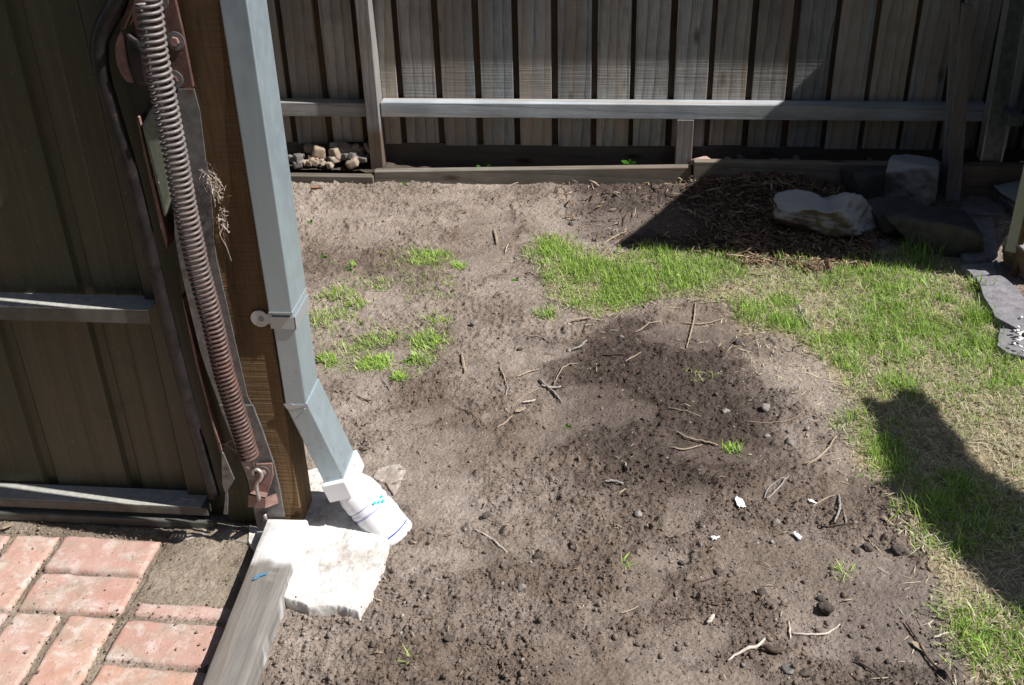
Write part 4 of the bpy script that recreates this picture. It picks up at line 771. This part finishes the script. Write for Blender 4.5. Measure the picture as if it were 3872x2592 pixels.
hg = MB(); c0 = at(2310, 252, 3.87); hg.box((c0[0]-.02, 3.80, c0[2]-.035), (c0[0]+.03, 3.892, c0[2]+.004)); build(hg, 'latch_bracket', m_galv, gp, bev=.002)
gate = thing('gate', 'open gate leaf in dark steel with cream and brown edge at the right', 'gate', (1.2, 3.25, .07))
F0 = np.array(G(2290, 622)); F0 = np.array((1.20, 3.235, 0.)); e = np.array((.46, .888, 0)); e /= np.linalg.norm(e); nrm = np.array((.888, -.46, 0))
def gbox(u0, u1, t0, t1, z0, z1, name, m):
    P = [F0+e*u+nrm*t for u, t in ((u0, t0), (u1, t0), (u1, t1), (u0, t1))]; mb = MB(); mb.prism([(p[0], p[1], z0) for p in P], (0, 0, z1-z0)); return build(mb, name, m, gate, bev=.001)
GH = 1.46
gbox(0, .86, -.004, .018, .10, GH, 'gate_panel', m_dkblue)
gbox(-.022, -.001, -.004, .028, .085, GH, 'cream_edge', m_cream)
gbox(-.024, -.001, .0285, .045, .0, GH, 'wood_edge', m_gatewood)
gbox(.0, .84, .019, .05, .12, .17, 'gate_rail', m_gatewood)

# ------------------------------------------------------------------ rocks
def rk(px, py, dims, seed, m, lab, rot=0., jag=.05, tilt=0., npl=14, ic=ICO4, z=0., name='rock', sink=.12):
    c0 = G(px, py); return rock(name, (c0[0], c0[1], z), dims, seed, m, ic, rot, jag, npl, True if ic is ICO4 else False, tilt, sink, (.62, .95), True, label=lab, cat='rock')
def lumpy(V):
    V = V.copy(); x = V[:, 0]; k = .72+.32*sstep(-.12, .08, x)-.30*np.exp(-((x+.005)/.035)**2)*(V[:, 2] > 0)-.25*sstep(.10, .19, x)
    V[:, 2] *= k; V[:, 1] *= .85+.2*sstep(-.1, .1, x); n = n3d(V/.17, 2.6, 9)*.018+n3d(V/.17, 7, 12)*.007; r = np.linalg.norm(V, axis=1)[:, None]; return V+V/r*n[:, None]
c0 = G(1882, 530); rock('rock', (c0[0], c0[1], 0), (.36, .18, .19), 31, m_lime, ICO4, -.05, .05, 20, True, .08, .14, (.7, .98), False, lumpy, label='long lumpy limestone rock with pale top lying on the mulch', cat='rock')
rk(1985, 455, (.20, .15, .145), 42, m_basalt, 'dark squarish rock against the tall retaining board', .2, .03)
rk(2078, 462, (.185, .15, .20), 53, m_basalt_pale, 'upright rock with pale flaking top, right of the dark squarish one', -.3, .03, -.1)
rk(2040, 520, (.20, .20, .10), 64, m_basalt, 'low dark rock wedged behind the flat slab', .5, .03)
rk(2125, 558, (.34, .22, .125), 75, m_basalt, 'broad flat dark slab rock at the lawn corner', -.15, .025, .05, 10)
rk(2360, 630, (.16, .2, .15), 86, m_lime, 'tan rock at the right edge beside the gate', .3, .04)
rk(2350, 480, (.2, .2, .1), 88, m_basalt_pale, 'grey rock seen past the gate at the right edge', .3, .04)
def pstone(pts, z, lab, th=.06):
    slab('paving_stone', wpoly_z(pts, z), z, th, m_blue, lab, 'paving stone', 80, .0025, group='bluestone pieces edging the lawn')
def wpoly_z(pts, z): return [tuple(G(*p, z)[:2]) for p in pts]
pstone([(2232, 632), (2290, 628), (2318, 650), (2370, 710), (2370, 780), (2310, 745), (2275, 725), (2250, 680)], .025, 'sunlit bluestone beside the lawn edge, below the gate')
pstone([(2285, 750), (2330, 752), (2390, 775), (2390, 830), (2300, 806), (2278, 790)], .015, 'lower bluestone at the right edge with white shells on it')
pstone([(2195, 605), (2270, 600), (2284, 624), (2225, 630)], .02, 'small sunlit bluestone between slab rock and gate')
pstone([(2180, 500), (2270, 495), (2285, 590), (2200, 596)], .015, 'shaded bluestone behind the slab rock')
pstone([(2200, 462), (2300, 460), (2300, 488), (2190, 492)], .01, 'farthest shaded bluestone at the foot of the retaining board')
for i in range(16):
    c0 = G(random.gauss(2332, 9), random.gauss(765, 16), .03); rock('shell', tuple(c0), (random.uniform(.008, .016), .009, .005), 300+i, m_shell, ICO2, random.uniform(0, 6), .05, 8, False, 0, .1, label='tiny white shell in the cluster on the lower bluestone', cat='shell', group='white shells on the bluestone')

# ------------------------------------------------------------------ pebbles, clods, twigs, scraps
def onsoil(px, py): c0 = G(px, py); c0[2] = hz(c0[0], c0[1])[0]; return c0
PEB = [((1307, 511), .024, 'p', 'grey pebble on the far soil below the lawn tip'), ((1083, 746), .018, 'p', 'flat pale pebble on the soil right of the tufts'), ((1660, 943), .022, 'p', 'pale rounded pebble, left of two, in the dark soil'), ((1750, 940), .02, 'p', 'pale rounded pebble, right of two, in the dark soil'),
 ((1458, 1180), .02, 'p', 'square grey pebble in the middle of the lower soil'), ((1775, 1196), .018, 'p', 'grey pebble below the large white scrap'), ((1805, 1013), .026, 'p', 'flat grey pebble under the lawn edge twigs'), ((1845, 985), .012, 'p', 'white dot pebble near the lawn edge'),
 ((1195, 1350), .016, 'p', 'pale pebble right of the concrete footing'), ((1800, 1535), .022, 'p', 'light stone at the bottom edge below the curved twigs'), ((1840, 1545), .022, 'c', 'soil clod at the bottom edge right of the light stone'),
 ((2055, 1263), .034, 'c', 'largest dark soil clod beside the lawn edge'), ((1878, 1372), .018, 'c', 'small dark clod above the big flat one'), ((1888, 1398), .034, 'c', 'big flat soil clod in the lower right soil'), ((1738, 1360), .026, 'c', 'angular clod left of the big flat one'),
 ((1640, 1308), .02, 'c', 'clod above the angular one'), ((1640, 905), .014, 'c', 'tiny dark clod in the dark patch'), ((1478, 960), .018, 'c', 'black clod in the centre of the dark patch'), ((1375, 905), .014, 'c', 'dark clod on the left of the dark patch'), ((1310, 1250), .02, 'c', 'rounded clod in the lower middle soil'),
 ((1112, 1185), .018, 'c', 'clod beside the white drain adaptor end'), ((1230, 1275), .018, 'c', 'clod right of the footing and low in the soil'), ((1440, 1350), .016, 'c', 'small clod in the trodden lower soil'), ((1985, 1255), .022, 'c', 'clod left of the largest dark clod'), ((1960, 1262), .016, 'c', 'smaller clod in the row left of the largest'),
 ((1420, 770), .015, 'p', 'pale stone by the lawn edge in dark soil'), ((1300, 800), .014, 'p', 'little grey stone among root bits'), ((745, 826), .014, 'p', 'pale pebble against the downpipe by a tuft'), ((1800, 990), .012, 'p', 'chalky chip near the isolated tuft'), ((1755, 998), .014, 'p', 'chalky chip right of the isolated tuft'),
 ((1190, 800), .014, 'c', 'black crumbly clod at the top of the dark patch'), ((1030, 1470), .02, 'c', 'clod low in the soil below the footing'), ((985, 1355), .016, 'c', 'clod just right of the footing corner'), ((1560, 1290), .014, 'c', 'brown clod above the trodden print'), ((1690, 785), .026, 'c', 'dark clod at the upper right of the dark patch')]
for i, (p_, s0, kd, lab) in enumerate(PEB):
    c0 = onsoil(*p_); rock('pebble' if kd == 'p' else 'soil_clod', tuple(c0), (s0*1.25, s0, s0*.75), 400+i, m_peb if kd == 'p' else m_clod, ICO3, random.uniform(0, 6), .05 if kd == 'p' else .17, 12, kd == 'p', random.uniform(-.4, .4), .3, (.5, .95), label=lab, cat='pebble' if kd == 'p' else 'soil clod')
def twigmat(name, c): m = mat(name, c, .8, 0, .2); b = NB(m); v = b.coord((1, 1, 1), 3); b.out(b.ramp(b.noise(v, 120, 4, .6), [(.3, tuple(x*.6 for x in c)), (.7, c)])); return m
mt = {'w': twigmat('bleached_twig', (.62, .54, .46)), 't': twigmat('tan_twig', (.38, .30, .22)), 'd': twigmat('dark_root', (.10, .07, .055)), 'g': twigmat('grey_twig', (.33, .30, .28)), 'r': twigmat('red_leaf', (.36, .17, .10))}
TW = [([(1505, 1170-0), (1430, 1110)], .001, 't', None)]
def L7(*p): return [cL(*q) for q in p]
def R8(*p): return [cR(*q) for q in p]
TW = [(L7((1015, 1010), (1025, 1080), (1035, 1120)), .004, 't', 'flat tan wood sliver standing out left of the dark patch', 1), (L7((1205, 260), (1222, 350)), .0045, 't', 'upright tan wood chip on the far soil', 1),
 (L7((1240, 1080), (1255, 1130), (1285, 1200)), .0028, 't', 'bent tan twig at the left of the root cluster', 0), (L7((1285, 1200), (1275, 1270)), .002, 'g', 'thin grey twig hanging below the bent tan twig', 0), (L7((1340, 1150), (1400, 1115), (1470, 1095)), .003, 't', 'reddish bark twig in the root cluster', 0),
 (L7((1560, 1190), (1600, 1110), (1640, 1075), (1700, 1063)), .002, 't', 'wavy thin root rising right in the cluster', 0), (L7((1470, 1155), (1540, 1220), (1610, 1295)), .0035, 'g', 'thick grey stick sloping down right in the cluster', 0), (L7((1310, 1320), (1380, 1255), (1480, 1205)), .0018, 't', 'long thin stem sloping up to the thick stick', 0),
 (L7((1480, 1190), (1540, 1205), (1600, 1210)), .003, 'w', 'pale short stick lying level over the thick stick', 0), (L7((1375, 1295), (1455, 1285)), .0035, 'w', 'pale wood sliver below the thick stick', 1), (L7((1670, 975), (1720, 965), (1755, 930)), .004, 'g', 'curled grey bark strip above the cluster', 1),
 (L7((1390, 905), (1470, 910), (1540, 935)), .002, 't', 'thin curved stem above the root cluster', 0), (L7((1645, 810), (1780, 798)), .0048, 't', 'flat tan wood chip under the lawn edge', 1), (L7((1980, 1045), (2075, 998)), .0022, 't', 'yellow straw stem on the dark patch', 0), (L7((1750, 820), (1735, 870)), .002, 'd', 'short dark root below the flat chip', 0),
 (L7((1840, 1000), (1900, 1005), (1980, 1002)), .002, 'd', 'dark root lying level on the dark patch', 0), (L7((2040, 885), (2110, 835), (2195, 810)), .002, 't', 'long tan stalk running up to the lawn', 0), (L7((1270, 400), (1290, 350)), .0018, 'w', 'thin pale curl on the far soil', 0), (L7((540, 1150), (590, 1220)), .0015, 'g', 'thin stem on the soil beside the elbow', 0),
 (L7((390, 1260), (480, 1285)), .002, 'd', 'dark root beside the bent downpipe', 0), (L7((1220, 1460), (1270, 1425), (1315, 1385)), .0022, 't', 'tan stick leaning on a dead leaf', 0), (L7((980, 1320), (1060, 1370), (1150, 1440)), .0013, 'd', 'long faint dark root in the left soil', 0),
 ([(1590, 700), (1585, 740), (1570, 795)], .0028, 't', 'long straight tan stalk at the upper edge of the dark patch', 0), ([(1555, 738), (1600, 742), (1655, 730)], .0022, 't', 'tan stalk crossing level beside the long straight one', 0), ([(1655, 660), (1640, 690), (1600, 700)], .0016, 't', 'thin stalk reaching onto the lawn', 0), ([(1825, 702), (1840, 735), (1856, 760)], .0045, 'g', 'grey cut stick lying on the lawn', 0),
 (R8((495, 195), (560, 230), (640, 250), (720, 265)), .0028, 't', 'forked root, upper arm, under the dark patch', 0), (R8((465, 280), (540, 285), (640, 262)), .0022, 't', 'forked root, lower arm, under the dark patch', 0), (R8((450, 70), (540, 95), (630, 122)), .0015, 't', 'thin stem near the two pale pebbles', 0), (R8((1345, 225), (1290, 300), (1230, 345), (1175, 360)), .0032, 't', 'bowed tan root beside the lawn edge', 0),
 (R8((1320, 262), (1260, 330), (1190, 365)), .0018, 't', 'thin second strand along the bowed tan root', 0), (R8((640, 315), (560, 350), (480, 385)), .0016, 'd', 'dark thin root below the forked root', 0), (R8((120, 470), (170, 468), (220, 480)), .0035, 'g', 'short grey stick in the middle soil', 0), (R8((1095, 435), (1040, 490), (980, 550)), .0024, 'g', 'grey root leaning down left above the scraps', 0), (R8((1080, 440), (1000, 480), (965, 540)), .0018, 'g', 'second grey root along the leaning one', 0),
 (R8((1358, 520), (1365, 600), (1335, 690)), .003, 'g', 'upright grey root in the tangle by the lawn', 0), (R8((1385, 610), (1398, 700)), .002, 'g', 'short root right of the upright grey one', 0), (R8((1220, 590), (1290, 545), (1340, 530)), .002, 't', 'tan stalk above the root tangle', 0), (R8((1240, 670), (1290, 700), (1480, 690)), .0018, 'd', 'dark root running right from the tangle', 0), (R8((1680, 620), (1760, 640), (1845, 630)), .0025, 't', 'tan stick half in the lawn edge', 0),
 (R8((1590, 660), (1645, 705)), .0042, 't', 'flat tan chip near the lawn edge', 1), (R8((1795, 755), (1895, 720)), .0022, 'w', 'pale straw at the shaded lawn edge', 0), (R8((1510, 765), (1545, 800)), .002, 't', 'tan sliver above the big clods', 0), (R8((1095, 1195), (1103, 1295)), .0022, 'w', 'short bleached twig crossing the curved one', 0), (R8((1110, 1262), (1200, 1272), (1300, 1258), (1368, 1210)), .0022, 'w', 'long curved bleached twig at the lower right', 0),
 (R8((770, 1412), (850, 1370), (920, 1345), (968, 1305)), .0036, 'w', 'split bleached stick at the bottom of the soil', 0), (R8((960, 1345), (1010, 1370), (1060, 1360)), .007, 'd', 'stubby dark root chunk beside the split stick', 0), (R8((665, 1210), (695, 1175)), .0045, 'w', 'small pale chip above the split stick', 1), (R8((205, 1160), (300, 1125)), .0018, 't', 'thin tan stem in the lower soil', 0), (R8((1715, 1195), (1780, 1300), (1850, 1410), (1960, 1525)), .0026, 'd', 'long dark root running down by the lawn at lower right', 0),
 (R8((1450, 1410), (1540, 1460), (1600, 1525)), .0022, 'd', 'dark root at the bottom edge left of the long one', 0), (R8((1865, 1282), (1960, 1248)), .0025, 'w', 'white straw beside the long dark root', 0), (R8((610, 1010), (650, 980), (715, 955)), .0015, 'd', 'faint forked stem right of the trodden print', 0), (R8((1175, 100-0), (1060, 145), (870, 150)), .001, 't', 'hair thin stem at the top of the lower soil', 0), (R8((440, 1230-0), (520, 1190), (600, 1190)), .001, 'd', 'hair thin root low in the soil', 0),
 ([(1085, 1217), (1120, 1235), (1160, 1265)], .0018, 'w', 'thin pale stem right of the white drain adaptor', 0), ([(1350, 425), (1358, 448)], .002, 'w', 'small pale twig under the retaining board', 0), ([(1160, 445), (1195, 430)], .0022, 't', 'tan twig leaning on the soil under the long retaining board', 0), ([(1380, 560), (1400, 545), (1430, 530)], .004, 't', 'pale bark strip at the edge of the mulch', 1), ([(1360, 600), (1420, 545)], .002, 't', 'thin stalk from lawn to mulch', 0)]
TW = [t for t in TW]
def addtwig(pts, r, k, lab, flat):
    r = r*(1. if not flat else 1.05)
    P = []
    if len(pts) < 3: pts = [pts[0], ((pts[0][0]+pts[1][0])/2+random.uniform(-2, 2), (pts[0][1]+pts[1][1])/2+random.uniform(-1.5, 1.5)), pts[-1]]
    W3 = [onsoil(*p) for p in pts]; n_ = max(8, int(sum(np.linalg.norm(W3[i+1]-W3[i]) for i in range(len(W3)-1))/.008)); m_ = len(W3)-1
    for i in range(n_+1):
        t = i/n_*m_; j = min(int(t), m_-1); f = t-j; p0 = W3[max(j-1, 0)]; p1 = W3[j]; p2 = W3[j+1]; p3 = W3[min(j+2, m_)]
        p = .5*((2*p1)+(-p0+p2)*f+(2*p0-5*p1+4*p2-p3)*f*f+(-p0+3*p1-3*p2+p3)*f**3); P.append(np.array((p[0]+random.gauss(0, .0006), p[1]+random.gauss(0, .0006), 0)))
    zz = np.array([hz(p[0], p[1])[0] for p in P]); zz = np.maximum(zz, np.convolve(np.pad(zz, 2, 'edge'), np.ones(5)/5, 'valid'))+r*1.1+.0018
    for p, z in zip(P, zz): p[2] = z
    mb = MB(); rr = [r*(1-.45*abs(2*i/n_-1)**2)*random.uniform(.85, 1.1) for i in range(n_+1)]; mb.tube(P, rr, 7)
    loc = tuple(W3[0]); o = mb.obj('wood_chip' if flat else 'twig', mt[k], smooth=not flat, loc=loc)
    if flat:
        me = o.data; zc = zz.mean()-loc[2]
        for v in me.vertices: v.co.z = zc+(v.co.z-zc)*.45
    tag(o, lab, 'wood chip' if flat else 'twig', 'twigs and chips on the soil')
for t in TW: addtwig(*t)
# white scraps
def scrap(px, py, w, l, lab, seed, a):
    w *= .8; l *= .8
    c0 = onsoil(px, py); r = random.Random(seed); V = []; n_ = 7
    for i in range(n_):
        for j in range(n_):
            u, v = i/(n_-1)-.5, j/(n_-1)-.5; X = u*w*(1+.5*r.uniform(-1, 1)*(abs(v) > .3)); Y = v*l*(1+.3*r.uniform(-1, 1)); V.append((X*math.cos(a)-Y*math.sin(a), X*math.sin(a)+Y*math.cos(a), .004+r.uniform(0, .006)))
    q = np.arange(n_*n_).reshape(n_, n_); Fq = np.stack([q[:-1, :-1], q[:-1, 1:], q[1:, 1:], q[1:, :-1]], -1).reshape(-1, 4); o = big_mesh('scrap', np.array(V), [Fq], m_paper); o.location = c0
    md = o.modifiers.new('thick', 'SOLIDIFY'); md.thickness = .0008; tag(o, lab, 'litter')
scrap(1692, 1158, .022, .040, 'largest crumpled white scrap on the lower soil', 1, .1); scrap(1635, 1238, .02, .012, 'small triangular white scrap below the largest', 2, .2); scrap(1824, 1228, .014, .03, 'narrow white scrap right of the other two', 3, .6); scrap(1857, 1150, .008, .022, 'tiny white sliver near the root tangle', 4, .9)
# leaves
def leaf(px, py, l, w, a, c, lab, z=None, tilt=.3):
    c0 = onsoil(px, py) if z is None else G(px, py, z); n_ = 9; V = []; 
    for i in range(n_):
        t = i/(n_-1); ww = w*math.sin(math.pi*min(1, t*.95+.03))**.8
        for s in (-1, 0, 1): V.append((l*(t-.5), s*ww/2*(1+.15*random.uniform(-1, 1)), .003+abs(s)*ww*.25+tilt*l*(t-.5)**2))
    V = np.array(V); cs_, sn = math.cos(a), math.sin(a); V[:, :2] = V[:, :2] @ np.array([[cs_, sn], [-sn, cs_]]); q = np.arange(len(V)).reshape(n_, 3); Fq = np.stack([q[:-1, :-1], q[:-1, 1:], q[1:, 1:], q[1:, :-1]], -1).reshape(-1, 4)
    m = mt.get(c) or m_vcol; o = big_mesh('leaf', V, [Fq], m); o.location = tuple(c0); md = o.modifiers.new('thick', 'SOLIDIFY'); md.thickness = .0005; tag(o, lab, 'leaf')
leaf(1190, 940, .035, .018, .7, 't', 'brown pointed dead leaf by the root cluster'); leaf(725, 442, .045, .02, .2, 'r', 'rusty orange dead leaf below the short retaining board'); leaf(1725, 630, .06, .02, -.3, 't', 'curled tan dead leaf on the upper lawn')
leaf(2090, 1195, .04, .018, 1.2, 't', 'pale dead leaf on the shaded lawn edge'); leaf(2100, 1480, .034, .014, -.9, 't', 'pale dead leaf at the bottom by the lawn'); leaf(*cD(60, 190), .028, .016, .9, 'y' if 'y' in mt else 't', 'small ochre leaf under the door at the left edge', 0.); leaf(1850, 600, .03, .018, .5, 'r', 'reddish dead leaf at the top of the lawn')

# cobweb debris on the jamb
def web(pts, Y, n_, spread, r, lab):
    mb = MB(); P = [np.array(at(*p, Y)) for p in pts]
    for i in range(n_):
        j = random.randrange(len(P)-1); t = random.random(); c0 = P[j]*(1-t)+P[j+1]*t+np.array([random.gauss(0, spread), random.uniform(-.008, .003), random.gauss(0, spread)])
        d = np.array([random.gauss(0, .4), random.gauss(0, .2), random.gauss(-.4, .6)]); l = random.uniform(.006, .028); k1 = c0+d*l*.5+np.array([random.gauss(0, .003), 0, random.gauss(0, .003)]); mb.tube([c0, k1, c0+d*l], random.uniform(.3, 1.)*r, 4, False)
    o = mb.obj('cobweb', m_web, loc=tuple(P[0])); tag(o, lab, 'cobweb', None, 'stuff')
web([cB(610, 220), cB(650, 300), cB(680, 400), cB(700, 580)], 1.836, 130, .006, .0007, 'dusty cobweb and dry debris caught on the jamb edge')
web([cB(260, 120), cB(310, 230), cB(320, 330)], 1.846, 40, .008, .0004, 'thin torn cobweb on the green jamb channel')
mb = MB(); mb.tube([at(*p, 1.838) for p in (cB(668, 540), cB(680, 620), cB(715, 680), cB(745, 765))], .0009, 5); tag(mb.obj('dry_stem', mt['t']), 'dry stem dangling from the cobweb on the timber post', 'stem')
mb = MB(); mb.tube([at(*p, 1.80) for p in (cC(790, 672), cC(850, 682), cC(910, 715), cC(955, 755))], .0011, 5); mb.tube([at(*p, 1.80) for p in (cC(850, 675), cC(915, 640))], .0009, 5); tag(mb.obj('straw', mt['t']), 'bent yellow straw caught beside the lower spring', 'straw')

# ------------------------------------------------------------------ made-up unseen shadow caster, outline traced back from the lawn shadow
up = np.array((-LD[0], -LD[1], -LD[2])); 
def lift(p, z): p = np.array(p, float); return p+up*((z-p[2])/up[2])
Z = 1.75
caster = thing('shadow_caster', 'added unseen shadow caster on a post, shaped to the lawn shadow', 'shadow_caster', tuple(lift((1.0, 1.7, 0), 0)))
sh = [G(*p) for p in ((1985, 908), (2052, 926), (2074, 894), (2116, 897), (2150, 935), (2195, 1003), (2240, 1066), (2342, 1124), (2560, 1250), (2560, 1640), (2342, 1400), (2230, 1290), (2100, 1172), (2022, 1106), (2058, 1098), (2040, 1040), (2010, 960))]
mb = MB(); mb.prism([tuple(lift(p, Z)) for p in sh], (0, 0, .03)); build(mb, 'caster_sheet', m_gatewood, caster)
pz = lift(G(2520, 1480), Z); mb = MB(); mb.box((pz[0]-.04, pz[1]-.04, -.05), (pz[0]+.04, pz[1]+.04, Z-.001)); build(mb, 'post', m_gatewood, caster)  # post made up to hold the shadow caster

# ------------------------------------------------------------------ unseen wall and roof, added to hold back sky light
m_wall = mat('brown_brickwork', rough=.9); b = NB(m_wall); v = b.coord((1, 1, 1), 0, (math.pi/2, 0, 0)); bt = b.n('TexBrick'); bt.inputs['Scale'].default_value = 4; b.l(v, bt.inputs[0])
bt.inputs['Color1'].default_value = (.22, .13, .09, 1); bt.inputs['Color2'].default_value = (.17, .10, .075, 1); bt.inputs['Mortar'].default_value = (.3, .27, .24, 1); b.out(bt.outputs[0])
added_wall = thing('added_wall', 'unseen brown brick wall added behind the camera to darken shade and reflections', 'added_wall', (0, -3, 0))
build(MB().box((-7, -1.9, -.05), (3.2, -1.7, 3.0)), 'wall', m_wall, added_wall); build(MB().box((-7.2, -3.6, 3.0), (3.4, -1.4, 3.12)), 'roof_edge', m_roofing, added_wall)
roof_add = thing('added_roof', 'unseen garage roof and eave, added to dim the sky over the tilt door', 'roof', (-2.5, 2.5, 2.4))
build(MB().box((-5, 1.60, 2.42), (-.60, 3.7, 2.50)), 'roof_sheet', m_roofing, roof_add)
